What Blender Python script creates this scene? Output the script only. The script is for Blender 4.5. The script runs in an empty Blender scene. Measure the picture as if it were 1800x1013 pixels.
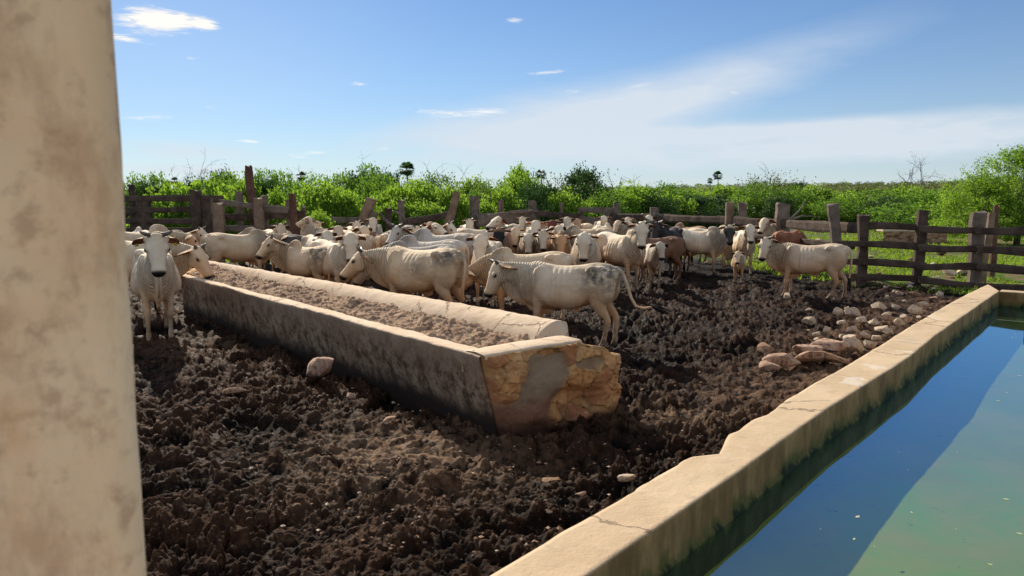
import bpy, math, random
import numpy as np
from mathutils import Vector, Matrix
sc = bpy.context.scene
R = math.radians
# ------------------------------------------------------------------ camera
HC, FP, YH = 2.15, 1300.0, 352.0            # eye height, focal length and horizon row in the photograph's pixels
PITCH = math.atan((506.5-YH)/FP)
cam = bpy.data.cameras.new('camera'); co = bpy.data.objects.new('camera', cam); sc.collection.objects.link(co)
cam.sensor_width = 36; cam.lens = 36*FP/1800
co.location = (0,0,HC); co.rotation_euler = (math.pi/2-PITCH,0,0)
cam.clip_start = .05; cam.clip_end = 5000
cam.dof.use_dof = True; cam.dof.focus_distance = 10; cam.dof.aperture_fstop = 6.5
sc.camera = co
def ray(u, v):
    a = (u-900)/FP; b = -(v-506.5)/FP
    return np.array([a, math.cos(PITCH)+b*math.sin(PITCH), -math.sin(PITCH)+b*math.cos(PITCH)])
def P(u, v, z=0.):                          # where the line of sight meets height z
    r = ray(u, v); t = (z-HC)/r[2]; return Vector((r[0]*t, r[1]*t, z))
def PD(u, v, d):                            # the point at distance d along +Y
    r = ray(u, v); t = d/r[1]; return Vector((r[0]*t, d, HC+r[2]*t))
# ------------------------------------------------------------------ world
SUN_AZ, SUN_EL = R(-25.5), R(33)            # azimuth from +Y towards +X
wd = bpy.data.worlds.new('World'); sc.world = wd; wd.use_nodes = True
nt = wd.node_tree; N = nt.nodes; L = nt.links
bg = N['Background']; bg.inputs['Strength'].default_value = .080
sky = N.new('ShaderNodeTexSky'); sky.sky_type = 'NISHITA'; sky.sun_disc = False
sky.sun_elevation = SUN_EL; sky.sun_rotation = SUN_AZ
sky.air_density = 1.0; sky.dust_density = .15; sky.ozone_density = 2.2
def wmath(op, a, b=None, c=None, clamp=False):
    n = N.new('ShaderNodeMath'); n.operation = op; n.use_clamp = clamp
    for i, x in enumerate((a, b, c)):
        if x is None: continue
        if isinstance(x, (int, float)): n.inputs[i].default_value = x
        else: L.new(x, n.inputs[i])
    return n.outputs[0]
tc = N.new('ShaderNodeTexCoord'); sp = N.new('ShaderNodeSeparateXYZ'); L.new(tc.outputs['Generated'], sp.inputs[0])
az = wmath('ARCTAN2', sp.outputs[0], sp.outputs[1]); el = wmath('ARCSINE', sp.outputs[2])
cb = N.new('ShaderNodeCombineXYZ'); L.new(az, cb.inputs[0]); L.new(el, cb.inputs[1])
def wnoise(sx, sy, det, off, dist=0.3, rough=.6):
    m = N.new('ShaderNodeMapping'); m.inputs['Scale'].default_value = (sx, sy, 1); m.inputs['Location'].default_value = (off, off*.7, 0)
    L.new(cb.outputs[0], m.inputs[0]); n = N.new('ShaderNodeTexNoise'); n.inputs['Scale'].default_value = 1
    n.inputs['Detail'].default_value = det; n.inputs['Distortion'].default_value = dist; n.inputs['Roughness'].default_value = rough
    L.new(m.outputs[0], n.inputs['Vector']); return n.outputs[0]
n1 = wnoise(30, 210, 8, 3.1, .9, .7); n2 = wnoise(5, 22, 5, 8.7, .4, .55); n3 = wnoise(14, 60, 6, 1.7, .5)
def blob(u, v, wu, wv, tilt=0):
    r = ray(u, v); a0 = math.atan2(r[0], r[1]); e0 = math.atan2(r[2], math.hypot(r[0], r[1]))
    da = wmath('SUBTRACT', az, a0); de = wmath('SUBTRACT', el, e0); c, s = math.cos(tilt), math.sin(tilt)
    x = wmath('MULTIPLY_ADD', da, c*FP/wu, wmath('MULTIPLY', de, s*FP/wu))
    y = wmath('MULTIPLY_ADD', da, -s*FP/wv, wmath('MULTIPLY', de, c*FP/wv))
    q = wmath('MULTIPLY_ADD', x, x, wmath('MULTIPLY', y, y))
    return wmath('EXPONENT', wmath('MULTIPLY', q, -1.))
def total(l):
    t = l[0]
    for x in l[1:]: t = wmath('ADD', t, x)
    return t
small = total([blob(*b) for b in ((262,38,85,30,-.03),(290,34,45,14,0),(365,42,22,11,-.2),(215,68,35,6,-.1),(338,103,15,5,0),(262,207,60,7,.06),(628,148,26,6,.03),
    (768,198,62,10,-.06),(855,196,48,11,.08),(905,36,24,8,0),(965,127,55,6,.06),(1005,161,30,5,0),(1118,151,30,7,.05),(438,249,30,6,-.05),(525,274,30,6,0),(560,268,22,4,0),(370,188,18,4,0),(1292,162,16,6,0),(672,261,22,4,0))])
veil = total([blob(*b) for b in ((1180,170,280,38,.26),(930,215,330,50,.14),(1250,235,300,12,.03),(1700,232,300,32,.06),(1250,272,480,45,.02),(330,268,130,22,-.04),(300,300,140,10,0))])
cs = wmath('MULTIPLY', wmath('SUBTRACT', wmath('MULTIPLY_ADD', n1, 2.6, wmath('MULTIPLY', small, 1.25)), 2.05), .95, clamp=True)
cs = wmath('MULTIPLY', cs, wmath('MULTIPLY', small, 2.5, clamp=True))
cv = wmath('MULTIPLY', wmath('MULTIPLY', veil, wmath('MULTIPLY_ADD', n2, 1.0, wmath('MULTIPLY', n3, .55)), clamp=True), .9)
cv = wmath('MAXIMUM', cv, wmath('MULTIPLY', blob(250,200,520,230,0), .26))
hz = wmath('MULTIPLY', wmath('EXPONENT', wmath('MULTIPLY', wmath('ABSOLUTE', el), -11.)), .72)
# broken white cloud added overhead and behind the viewer, unseen, for neutral fill
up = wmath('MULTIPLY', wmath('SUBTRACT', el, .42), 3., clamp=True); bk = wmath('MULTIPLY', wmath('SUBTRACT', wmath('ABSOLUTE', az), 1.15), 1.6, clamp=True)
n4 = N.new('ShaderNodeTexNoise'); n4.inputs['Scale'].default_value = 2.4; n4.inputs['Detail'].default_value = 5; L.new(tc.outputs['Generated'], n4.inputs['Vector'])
cloud_fill = wmath('MULTIPLY', wmath('MAXIMUM', up, bk), wmath('MULTIPLY_ADD', n4.outputs[0], 1.8, .05, clamp=True), clamp=True)
cov = wmath('MAXIMUM', wmath('MAXIMUM', wmath('MAXIMUM', cs, cv), hz), wmath('MULTIPLY', cloud_fill, .55), clamp=True)
tint = N.new('ShaderNodeMix'); tint.data_type = 'RGBA'; tint.blend_type = 'MULTIPLY'; tint.inputs['Factor'].default_value = 1
L.new(sky.outputs[0], tint.inputs['A']); tint.inputs['B'].default_value = (.53,.70,.90,1)
mx = N.new('ShaderNodeMix'); mx.data_type = 'RGBA'; L.new(cov, mx.inputs['Factor']); L.new(tint.outputs['Result'], mx.inputs['A'])
mc = N.new('ShaderNodeMix'); mc.data_type = 'RGBA'; L.new(cs, mc.inputs['Factor'])
mc.inputs['A'].default_value = (6.7,7.3,8.0,1); mc.inputs['B'].default_value = (10.4,9.7,8.9,1)
L.new(mc.outputs['Result'], mx.inputs['B']); L.new(mx.outputs['Result'], bg.inputs['Color'])
# ------------------------------------------------------------------ sun
sl = bpy.data.lights.new('sun', 'SUN'); sl.energy = 5.; sl.angle = R(.53); sl.color = (1,.90,.74)
so = bpy.data.objects.new('sun', sl); sc.collection.objects.link(so)
sd = Vector((math.sin(SUN_AZ)*math.cos(SUN_EL), math.cos(SUN_AZ)*math.cos(SUN_EL), math.sin(SUN_EL)))
so.rotation_euler = sd.to_track_quat('Z','Y').to_euler(); so.location = sd*60
vs = sc.view_settings; vs.view_transform = 'Standard'; vs.look = 'None'; vs.exposure = .42; vs.gamma = 1; vs.use_curve_mapping = False
# ------------------------------------------------------------------ numpy noise
def _h(ix, iy, iz, s):
    n = (ix.astype(np.int64)*374761393 + iy.astype(np.int64)*668265263 + iz*2147483647 + s*974634777) & 0xffffffff
    n = ((n ^ (n >> 13))*1274126177) & 0xffffffff; n = ((n ^ (n >> 16))*2246822519) & 0xffffffff
    return ((n ^ (n >> 15)) & 0xffffff)/float(0x1000000)
def vn(x, y, s=0):
    ix, iy = np.floor(x), np.floor(y); fx, fy = x-ix, y-iy
    fx = fx*fx*(3-2*fx); fy = fy*fy*(3-2*fy)
    a, b, c, d = _h(ix,iy,0,s), _h(ix+1,iy,0,s), _h(ix,iy+1,0,s), _h(ix+1,iy+1,0,s)
    return (a*(1-fx)+b*fx)*(1-fy)+(c*(1-fx)+d*fx)*fy
def fbm(x, y, o=4, s=0, g=.5):
    t = 0; a = 1; n = 0
    for i in range(o):
        t = t+a*vn(x*2**i+i*17.3, y*2**i-i*9.1, s+i); n += a; a *= g
    return t/n*2-1
def vn3(x, y, z, s=0):
    iz = np.floor(z); fz = z-iz; fz = fz*fz*(3-2*fz); ix, iy = np.floor(x), np.floor(y); fx, fy = x-ix, y-iy
    fx = fx*fx*(3-2*fx); fy = fy*fy*(3-2*fy); iz = iz.astype(np.int64)
    def q(k):
        a, b, c, d = _h(ix,iy,k,s), _h(ix+1,iy,k,s), _h(ix,iy+1,k,s), _h(ix+1,iy+1,k,s)
        return (a*(1-fx)+b*fx)*(1-fy)+(c*(1-fx)+d*fx)*fy
    return q(iz)*(1-fz)+q(iz+1)*fz
def fbm3(p, f, o=3, s=0):
    t = 0; a = 1; n = 0
    for i in range(o):
        t = t+a*vn3(p[:,0]*f+i*3.7, p[:,1]*f-i*1.9, p[:,2]*f+i*5.1, s+i); n += a; a *= .5; f *= 2
    return t/n*2-1
def worley(x, y, s=0):
    ix, iy = np.floor(x), np.floor(y); f1 = np.full(x.shape, 9.); f2 = f1.copy(); cid = np.zeros(x.shape)
    for dx in (-1,0,1):
        for dy in (-1,0,1):
            cx, cy = ix+dx, iy+dy
            d = np.hypot(cx+_h(cx,cy,1,s)-x, cy+_h(cx,cy,2,s)-y); m = d < f1
            f2 = np.where(m, f1, np.minimum(f2, d)); cid = np.where(m, _h(cx,cy,3,s), cid); f1 = np.where(m, d, f1)
    return f1, f2, cid
def smooth(a, b, x):
    t = np.clip((x-a)/(b-a), 0, 1); return t*t*(3-2*t)
# ------------------------------------------------------------------ helpers
C = sc.collection
def mesh_np(name, v, f, mats=(), smooth_=True, midx=None):
    v = np.asarray(v, np.float32); f = np.asarray(f, np.int32); me = bpy.data.meshes.new(name); k = f.shape[1]
    me.vertices.add(len(v)); me.vertices.foreach_set('co', v.ravel())
    me.loops.add(f.size); me.loops.foreach_set('vertex_index', f.ravel())
    me.polygons.add(len(f)); me.polygons.foreach_set('loop_start', np.arange(len(f), dtype=np.int32)*k)
    for m in mats: me.materials.append(m)
    if midx is not None: me.polygons.foreach_set('material_index', np.asarray(midx, np.int32))
    me.polygons.foreach_set('use_smooth', np.full(len(f), smooth_))
    me.update(calc_edges=True); me.validate(); return me
def link(name, me, parent=None, loc=None, rz=None):
    o = bpy.data.objects.new(name, me); C.objects.link(o)
    if parent: o.parent = parent
    if loc is not None: o.location = loc
    if rz is not None: o.rotation_euler = (0,0,rz)
    return o
def tag(o, label=None, cat=None, group=None, kind=None):
    if label: o['label'] = label
    if cat: o['category'] = cat
    if group: o['group'] = group
    if kind: o['kind'] = kind
    return o
def fattr(me, name, a):
    at = me.attributes.new(name, 'FLOAT', 'POINT'); at.data.foreach_set('value', np.asarray(a, np.float32).ravel())
class MB:
    """collects lofts and blobs, then makes one mesh"""
    def __init__(s): s.v = []; s.f = []; s.m = []; s.mi = 0
    def rings(s, rings, cap=True):
        b = len(s.v); n = len(rings[0])
        for r in rings: s.v += [tuple(p) for p in r]
        for i in range(len(rings)-1):
            for j in range(n):
                k = (j+1) % n; s.f.append((b+i*n+j, b+i*n+k, b+(i+1)*n+k, b+(i+1)*n+j)); s.m.append(s.mi)
        if cap:
            s.f.append(tuple(b+j for j in range(n))[::-1]); s.f.append(tuple(b+(len(rings)-1)*n+j for j in range(n))); s.m += [s.mi]*2
    def tube(s, pts, rad, n=10, ref=(0,0,1), flat=1., cap=True):
        pts = [Vector(p) for p in pts]; rr = []; ref = Vector(ref)
        for i, p in enumerate(pts):
            t = (pts[min(i+1,len(pts)-1)]-pts[max(i-1,0)]).normalized()
            a = t.cross(ref); a = a.normalized() if a.length > 1e-3 else t.orthogonal().normalized()
            b = a.cross(t).normalized(); r = rad[i]
            ra, rb = r if isinstance(r, tuple) else (r, r*flat)
            rr.append([p+a*(ra*math.cos(q))+b*(rb*math.sin(q)) for q in [2*math.pi*j/n for j in range(n)]])
        s.rings(rr, cap)
    def ball(s, c, r, n=12, M=None):
        rr = []; c = Vector(c); r = r if isinstance(r, (tuple, list)) else (r,r,r)
        for i in range(1, n):
            th = math.pi*i/n; ring = []
            for j in range(n):
                q = 2*math.pi*j/n; p = Vector((r[0]*math.cos(q)*math.sin(th), r[1]*math.sin(q)*math.sin(th), r[2]*math.cos(th)))
                if M is not None: p = M @ p
                ring.append(c+p)
            rr.append(ring)
        s.rings(rr)
    def mesh(s, name, mats=(), sm=True):
        me = bpy.data.meshes.new(name); me.from_pydata([tuple(v) for v in s.v], [], s.f)
        for m in mats: me.materials.append(m)
        me.polygons.foreach_set('material_index', s.m); me.polygons.foreach_set('use_smooth', [sm]*len(s.f)); me.update(); return me
def remesh(me, vox, it=4, fac=.5, keep=()):
    o = bpy.data.objects.new('tmp', me); C.objects.link(o)
    m = o.modifiers.new('r', 'REMESH'); m.mode = 'VOXEL'; m.voxel_size = vox; m.use_smooth_shade = True
    if it: m = o.modifiers.new('s', 'SMOOTH'); m.iterations = it; m.factor = fac
    dg = bpy.context.evaluated_depsgraph_get(); out = bpy.data.meshes.new_from_object(o.evaluated_get(dg))
    bpy.data.objects.remove(o); bpy.data.meshes.remove(me); return out
def coords(me):
    a = np.empty(len(me.vertices)*3, np.float32); me.vertices.foreach_get('co', a); return a.reshape(-1,3).astype(np.float64)
# ------------------------------------------------------------------ material helper
class Mat:
    def __init__(s, name, rough=.8, spec=.3):
        s.m = bpy.data.materials.new(name); s.m.use_nodes = True; s.t = s.m.node_tree; s.N = s.t.nodes; s.L = s.t.links
        s.b = s.N['Principled BSDF']; s.b.inputs['Roughness'].default_value = rough; s.b.inputs['Specular IOR Level'].default_value = spec
        s.c = s.N.new('ShaderNodeTexCoord').outputs['Object']
    def _in(s, sock, x):
        if x is None: return
        if hasattr(x, 'is_output') or hasattr(x, 'links'): s.L.new(x, sock)
        elif isinstance(x, tuple) and sock.type == 'RGBA': sock.default_value = tuple(x)+(1,)*(4-len(x))
        else: sock.default_value = x
    def noise(s, scale, det=4, rough=.55, stretch=None, dist=0, vec=None, off=None, out=0):
        n = s.N.new('ShaderNodeTexNoise'); n.inputs['Scale'].default_value = scale; n.inputs['Detail'].default_value = det
        n.inputs['Roughness'].default_value = rough; n.inputs['Distortion'].default_value = dist; v = vec or s.c
        if stretch or off:
            m = s.N.new('ShaderNodeMapping'); m.inputs['Scale'].default_value = stretch or (1,1,1)
            if off: m.inputs['Location'].default_value = off
            s.L.new(v, m.inputs[0]); v = m.outputs[0]
        s.L.new(v, n.inputs['Vector']); return n.outputs[out]
    def voro(s, scale, feat='F1', vec=None, out='Distance'):
        n = s.N.new('ShaderNodeTexVoronoi'); n.inputs['Scale'].default_value = scale; n.feature = feat; s.L.new(vec or s.c, n.inputs['Vector']); return n.outputs[out]
    def ramp(s, x, lo, hi, a=0., b=1.):
        n = s.N.new('ShaderNodeMapRange'); n.interpolation_type = 'SMOOTHSTEP'; s._in(n.inputs[0], x)
        for i, q in ((1,lo),(2,hi),(3,a),(4,b)): n.inputs[i].default_value = q
        return n.outputs[0]
    def mix(s, f, a, b, mode='MIX'):
        n = s.N.new('ShaderNodeMix'); n.data_type = 'RGBA'; n.blend_type = mode; s._in(n.inputs['Factor'], f); s._in(n.inputs['A'], a); s._in(n.inputs['B'], b)
        return n.outputs['Result']
    def math(s, op, a, b=None, c=None, clamp=False):
        n = s.N.new('ShaderNodeMath'); n.operation = op; n.use_clamp = clamp
        for i, x in enumerate((a,b,c)): s._in(n.inputs[i], x)
        return n.outputs[0]
    def attr(s, name, out='Fac'):
        n = s.N.new('ShaderNodeAttribute'); n.attribute_name = name; return n.outputs[out]
    def sep(s, v=None):
        n = s.N.new('ShaderNodeSeparateXYZ'); s.L.new(v or s.c, n.inputs[0]); return n.outputs
    def cracks(s, scale, w, lo=.5, hi=.56, off=(0,0,0)):
        nz = s.noise(4, 5, .7, out=1); v = s.N.new('ShaderNodeVectorMath'); v.operation = 'MULTIPLY_ADD'; v.inputs[1].default_value = (.25,)*3; s.L.new(nz, v.inputs[0]); s.L.new(s.c, v.inputs[2])
        e = s.voro(scale, 'DISTANCE_TO_EDGE', v.outputs[0]); return s.math('MULTIPLY', s.ramp(e, w*.3, w, 1, 0), s.ramp(s.noise(1.1, 3, .5, off=off), lo, hi))
    def col(s, x): s._in(s.b.inputs['Base Color'], x); return s
    def rough(s, x): s._in(s.b.inputs['Roughness'], x); return s
    def bump(s, h, strength=.5, dist=.02):
        n = s.N.new('ShaderNodeBump'); n.inputs['Strength'].default_value = strength; n.inputs['Distance'].default_value = dist; s.L.new(h, n.inputs['Height'])
        old = s.b.inputs['Normal'].links
        if old: s.L.new(old[0].from_socket, n.inputs['Normal'])
        s.L.new(n.outputs[0], s.b.inputs['Normal']); return s
    def translucent(s, colr, f):
        t = s.N.new('ShaderNodeBsdfTranslucent'); s._in(t.inputs[0], colr); m = s.N.new('ShaderNodeMixShader'); m.inputs[0].default_value = f
        s.L.new(s.b.outputs[0], m.inputs[1]); s.L.new(t.outputs[0], m.inputs[2]); s.L.new(m.outputs[0], s.N['Material Output'].inputs[0]); return s
# ------------------------------------------------------------------ cattle
def M_coat():
    m = Mat('coat', .72, .25); oi = m.N.new('ShaderNodeObjectInfo'); base = oi.outputs['Color']
    rnd = m.math('MULTIPLY', oi.outputs['Random'], 30.); cbn = m.N.new('ShaderNodeCombineXYZ'); m.L.new(rnd, cbn.inputs[0]); m.L.new(rnd, cbn.inputs[1])
    va = m.N.new('ShaderNodeVectorMath'); va.operation = 'ADD'; m.L.new(m.c, va.inputs[0]); m.L.new(cbn.outputs[0], va.inputs[1]); q = va.outputs[0]
    z = m.sep()[2]
    c = m.mix(m.ramp(m.noise(2.2, 5, .6, vec=q), .35, .7), base, m.mix(1., base, (.80,.72,.64), 'MULTIPLY'))
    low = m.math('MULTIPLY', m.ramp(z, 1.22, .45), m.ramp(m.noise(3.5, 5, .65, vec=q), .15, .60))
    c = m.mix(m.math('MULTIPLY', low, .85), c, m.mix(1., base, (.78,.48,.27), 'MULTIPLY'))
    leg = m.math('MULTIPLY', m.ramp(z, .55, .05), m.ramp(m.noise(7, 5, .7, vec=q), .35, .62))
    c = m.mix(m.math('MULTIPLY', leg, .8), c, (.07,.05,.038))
    gr = m.math('MULTIPLY', m.ramp(m.attr('fore'), .15, .9), m.ramp(oi.outputs['Random'], .45, .75, 0, .75)); c = m.mix(m.math('MULTIPLY', gr, m.ramp(m.noise(3, 5, .6, vec=q), .3, .6, .35, 1.)), c, m.mix(1., base, (.52,.50,.50), 'MULTIPLY'))
    c = m.mix(m.ramp(m.noise(9, 6, .7, vec=q), .60, .72, 0, .45), c, m.mix(1., base, (.55,.48,.42), 'MULTIPLY'))
    d = m.math('MULTIPLY', m.attr('dirt'), m.ramp(m.noise(9, 6, .7, vec=q), .32, .56))
    c = m.mix(d, c, m.mix(m.noise(22, 4, .6), (.05,.042,.036), (.13,.11,.09)))
    c = m.mix(m.attr('dark'), c, (.012,.010,.010))
    c = m.mix(m.attr('pink'), c, (.36,.16,.11))
    m.col(c); m.rough(m.ramp(m.attr('dark'), 0, 1, .75, .42))
    nk = m.attr('necku'); w = m.math('SINE', m.math('MULTIPLY_ADD', nk, 95., m.math('MULTIPLY', m.noise(5, 3, .5, vec=q), 16.)))
    w = m.math('MULTIPLY', w, m.attr('neck'))
    m.bump(m.noise(6, 4, .55, vec=q), .35, .05); m.bump(w, .9, .016); m.bump(m.noise(24, 6, .7, vec=q), .45, .014); m.bump(m.noise(90, 3, .6, stretch=(1,1,.4)), .25, .006)
    return m.m
COAT = M_coat()
def simple(name, colr, rough=.6, spec=.3, nscale=8, var=.5):
    m = Mat(name, rough, spec); c2 = tuple(x*var for x in colr)
    m.col(m.mix(m.ramp(m.noise(nscale, 5, .6), .3, .7), colr, c2)); m.bump(m.noise(nscale*4, 4, .6), .3, .01); return m.m
EARIN = Mat('ear_inner_skin', .75, .2); EARIN.col(EARIN.mix(EARIN.ramp(EARIN.noise(14,4,.6),.35,.65), (.42,.22,.15), (.20,.10,.07))); EARIN.translucent((.55,.22,.11), .45); EARIN = EARIN.m
HORN = Mat('horn', .45, .4); HORN.col(HORN.mix(HORN.ramp(HORN.noise(9, 4, .6, stretch=(1,1,3)), .35, .65), (.06,.05,.045), (.20,.17,.14))); HORN = HORN.m
EYE = simple('eye', (.01,.008,.007), .15, .6); TUFT = simple('tail_hair', (.035,.028,.025), .9, .1, 30); HOOF = simple('hoof', (.03,.026,.022), .6, .3)
TAGM = simple('ear_tag_plastic', (.75,.62,.05), .4, .4, 8, .85)
def ellr(c, U, V, ru, vt, vb, n=22, sharp=0.):
    out = []
    for j in range(n):
        a = 2*math.pi*j/n; cu, sv = math.cos(a), math.sin(a); k = 1-sharp*max(0, sv)**2
        out.append(c+U*(ru*cu*k)+V*((vt if sv > 0 else vb)*sv))
    return out
def interp(tab, x):
    for i in range(len(tab)-1):
        if x <= tab[i+1][0]:
            a, b = tab[i], tab[i+1]; t = (x-a[0])/(b[0]-a[0]); return [p+(q-p)*t for p, q in zip(a[1:], b[1:])]
    return list(tab[-1][1:])
TORSO = [(-.80,1.16,.98,.07),(-.76,1.21,.86,.16),(-.68,1.255,.78,.225),(-.56,1.275,.71,.262),(-.42,1.275,.655,.272),(-.22,1.235,.60,.285),(0,1.215,.56,.300),
         (.18,1.22,.545,.292),(.34,1.25,.55,.262),(.48,1.28,.57,.225),(.60,1.24,.60,.185),(.70,1.14,.66,.145),(.77,1.03,.75,.09)]
class Pose:
    def __init__(s, ny=0, np_=30, hy=0, hp=52, hump=1., legs=(0,0,0,0), tail='down', fat=1., horn='stub', head=1.08, dew=1., ear=0.):
        s.__dict__.update(locals()); del s.__dict__['s']
        s.key = (ny,np_,hy,hp,hump,legs,tail,fat,head,dew)
        B = Vector((.52,0,1.05)); s.B = B
        d = Vector((math.cos(R(np_))*math.cos(R(ny)), math.cos(R(np_))*math.sin(R(ny)), math.sin(R(np_))))
        s.Np = B+d*.56; s.nd = d
        y = R(ny+hy); p = R(hp)
        s.F = Vector((math.cos(p)*math.cos(y), math.cos(p)*math.sin(y), -math.sin(p)))
        s.S = Vector((-math.sin(y), math.cos(y), 0)); s.T = s.F.cross(s.S)*1.     # face, side (left), top of head
        s.HB = s.Np+s.T*.01
        s.center = s.HB+s.F*.20*head
        s.O = s.HB-s.F*.06*head
    def hw(s, a, b, c): k = s.head; return s.O+(s.F*a+s.S*b+s.T*c)*k      # head frame to cow frame
def cow_mesh(po, vox):
    mb = MB(); X, Y, Z = Vector((1,0,0)), Vector((0,1,0)), Vector((0,0,1))
    rr = []
    for i in range(24):
        x = -.80+1.57*i/23; t, b, w = interp(TORSO, x); w *= po.fat
        c = b+(t-b)*.46; rr.append(ellr(Vector((x,0,c)), Y, Z, w, t-c, c-b, 24, .22))
    mb.rings(rr)
    # hump, hips, shoulder blades, haunches
    h = po.hump*.72
    if h > .2: mb.ball((.44,0,1.22+.03*h), (.19+.03*h,.075+.02*h,.09+.085*h), 14, Matrix.Rotation(.25,3,'Y'))
    for s in (-1,1):
        mb.ball((-.44,s*.178,1.165), (.11,.075,.075)); mb.ball((.40,s*.155*po.fat,.96), (.14,.085,.27), 14, Matrix.Rotation(-.22,3,'Y'))
        mb.ball((-.58,s*.15,.95), (.20,.13,.29), 14, Matrix.Rotation(.15,3,'Y')); mb.ball((-.72,s*.10,1.10), (.09,.08,.10))
        mb.ball((.02,s*.16*po.fat,.80), (.42,.15,.22), 14)
    # legs
    def rot(pts, piv, ang):
        c, q = math.cos(ang), math.sin(ang); o = []
        for x, y, z in pts:
            dx, dz = x-piv[0], z-piv[1]; o.append((piv[0]+dx*c+dz*q, y, piv[1]-dx*q+dz*c))
        zt = min(p[2] for p in o)-.012
        return [(a, b, c_-zt*max(0, min(1, (.75-c_)/.7))) for a, b, c_ in o]
    for k, s in ((0,1),(1,-1)):
        pts = [(.38,s*.15,.92),(.41,s*.15,.74),(.43,s*.145,.58),(.445,s*.14,.45),(.445,s*.14,.38),(.435,s*.14,.30),(.437,s*.14,.17),(.445,s*.14,.115),(.465,s*.14,.06),(.475,s*.14,.035),(.48,s*.14,.0)]
        rd = [(.07,.12),(.07,.10),(.05,.067),(.047,.052),(.045,.050),(.030,.036),(.030,.036),(.040,.044),(.036,.040),(.048,.056),(.052,.062)]
        mb.tube(rot(pts, (.40,.80), R(po.legs[k])), rd, 12, (1,0,0))
    for k, s in ((2,1),(3,-1)):
        pts = [(-.56,s*.13,.98),(-.50,s*.15,.80),(-.53,s*.155,.68),(-.61,s*.15,.56),(-.68,s*.145,.475),(-.70,s*.14,.42),(-.685,s*.14,.33),(-.67,s*.14,.18),(-.665,s*.14,.12),(-.645,s*.14,.06),(-.64,s*.14,.035),(-.635,s*.14,.0)]
        rd = [(.12,.19),(.105,.16),(.082,.12),(.055,.078),(.040,.056),(.042,.054),(.032,.040),(.032,.038),(.042,.046),(.037,.042),(.048,.056),(.052,.062)]
        mb.tube(rot(pts, (-.53,.80), R(po.legs[k])), rd, 12, (1,0,0))
    # neck: curve from the chest to the back of the head
    B, E = po.B, po.Np; m1 = B+Vector((.20,0,.03)); m2 = E-po.nd*.12
    def bez(t): return B*(1-t)**3+m1*3*t*(1-t)**2+m2*3*t*t*(1-t)+E*t**3
    rr = []; curve = []
    for i in range(13):
        t = i/12; c = bez(t); tg = (bez(min(1,t+.02))-bez(max(0,t-.02))).normalized()
        side = Z.cross(tg).normalized(); up = tg.cross(side).normalized()
        w = .165*(1-t)**1.2+.088*(1-(1-t)**1.2); top = .20*(1-t)+.105*t; bot = .34*(1-t)**1.3+.13*(1-(1-t)**1.3)
        rr.append(ellr(c, side, up, w, top, bot, 18, .25)); curve.append((t, c))
    mb.rings(rr)
    # dewlap: thin fold under throat and brisket
    rr = []; dw = po.dew
    for i in range(13):
        t = i/12; c = bez(1-t*.98) if i < 12 else bez(.02); tg = (bez(min(1,1-t+.03))-bez(max(0,1-t-.03))).normalized()
        side = Z.cross(tg).normalized(); up = tg.cross(side).normalized()
        drop = (.10+.36*t**.8)*(.6+.4*dw)+.10*dw*math.sin(math.pi*t)
        rr.append(ellr(c, side, up, .034+.035*t, .02, drop, 14))
    mb.rings(rr); mb.ball((.66,0,.74), (.10,.07,.17))
    mb.tube([(.64,0,.70),(.56,0,.56),(.40,0,.50),(.2,0,.52)], [(.03,.06),(.03,.07),(.03,.06),(.02,.03)], 10, (0,0,1))
    # navel fold
    mb.tube([(-.05,0,.58),(-.12,0,.53),(-.22,0,.57)], [.03,.035,.03], 8)
    # head
    HS = [(-.04,.065,.05,.07),(.0,.100,.085,.11),(.05,.122,.104,.135),(.11,.128,.104,.155),(.17,.126,.096,.160),(.235,.104,.084,.145),(.31,.086,.070,.118),(.38,.078,.060,.098),(.435,.084,.058,.090),(.475,.080,.050,.080),(.505,.055,.028,.050)]
    rr = []
    for a, w, t, b in HS: rr.append(ellr(po.hw(a,0,0), po.S*po.head, po.T*po.head, w, t, b, 20, .10))
    mb.rings(rr)
    HM = Matrix((po.F, po.S, po.T)).transposed()
    for s in (-1,1):
        mb.ball(po.hw(.165,s*.102,.045), (.050*po.head,.034*po.head,.036*po.head), 10, HM)       # brow
        mb.ball(po.hw(.15,s*.068,-.075), (.10*po.head,.048*po.head,.078*po.head), 10, HM)        # cheek
        mb.ball(po.hw(.475,s*.042,.020), (.030*po.head,.026*po.head,.022*po.head), 8, HM)        # nostril
        mb.ball(po.hw(.02,s*.112,.01), (.035*po.head,.04*po.head,.035*po.head), 8, HM)           # ear root
    mb.ball(po.hw(.02,0,.055), (.06*po.head,.07*po.head,.045*po.head), 10, HM)                   # poll
    mb.tube([po.hw(.27,0,-.10),po.hw(.37,0,-.09),po.hw(.445,0,-.075)], [(.045,.03),(.042,.028),(.030,.02)], 10, tuple(po.T))   # lower jaw
    tl = TAILS[po.tail]; mb.tube(tl, [.045,.036]+[.027]*(len(tl)-3)+[.018], 8, (1,0,.1))
    me = remesh(mb.mesh('body'), vox, 5 if vox < .022 else 3, .5)
    v = coords(me); nr = np.empty(len(v)*3, np.float32); me.vertices.foreach_get('normal', nr); nr = nr.reshape(-1,3); x, y, z = v.T; ay = np.abs(y)
    G = lambda cx, cz, rx, rz: np.exp(-((x-cx)/rx)**2-((z-cz)/rz)**2)*(np.abs(nr[:,1]) > .0)*smooth(.03,.12,ay)
    dsp = -.045*G(-.30,1.06,.11,.10)-.022*G(.20,.92,.05,.22)-.018*G(.27,1.16,.07,.06)+.020*G(-.02,.74,.28,.12)-.018*G(-.36,.80,.07,.16)-.02*G(-.68,1.18,.06,.04)+.012*G(.36,.84,.06,.10)
    dsp += .010*np.sin(x*2*math.pi/.085+z*3)*G(.03,.95,.17,.20)
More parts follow.
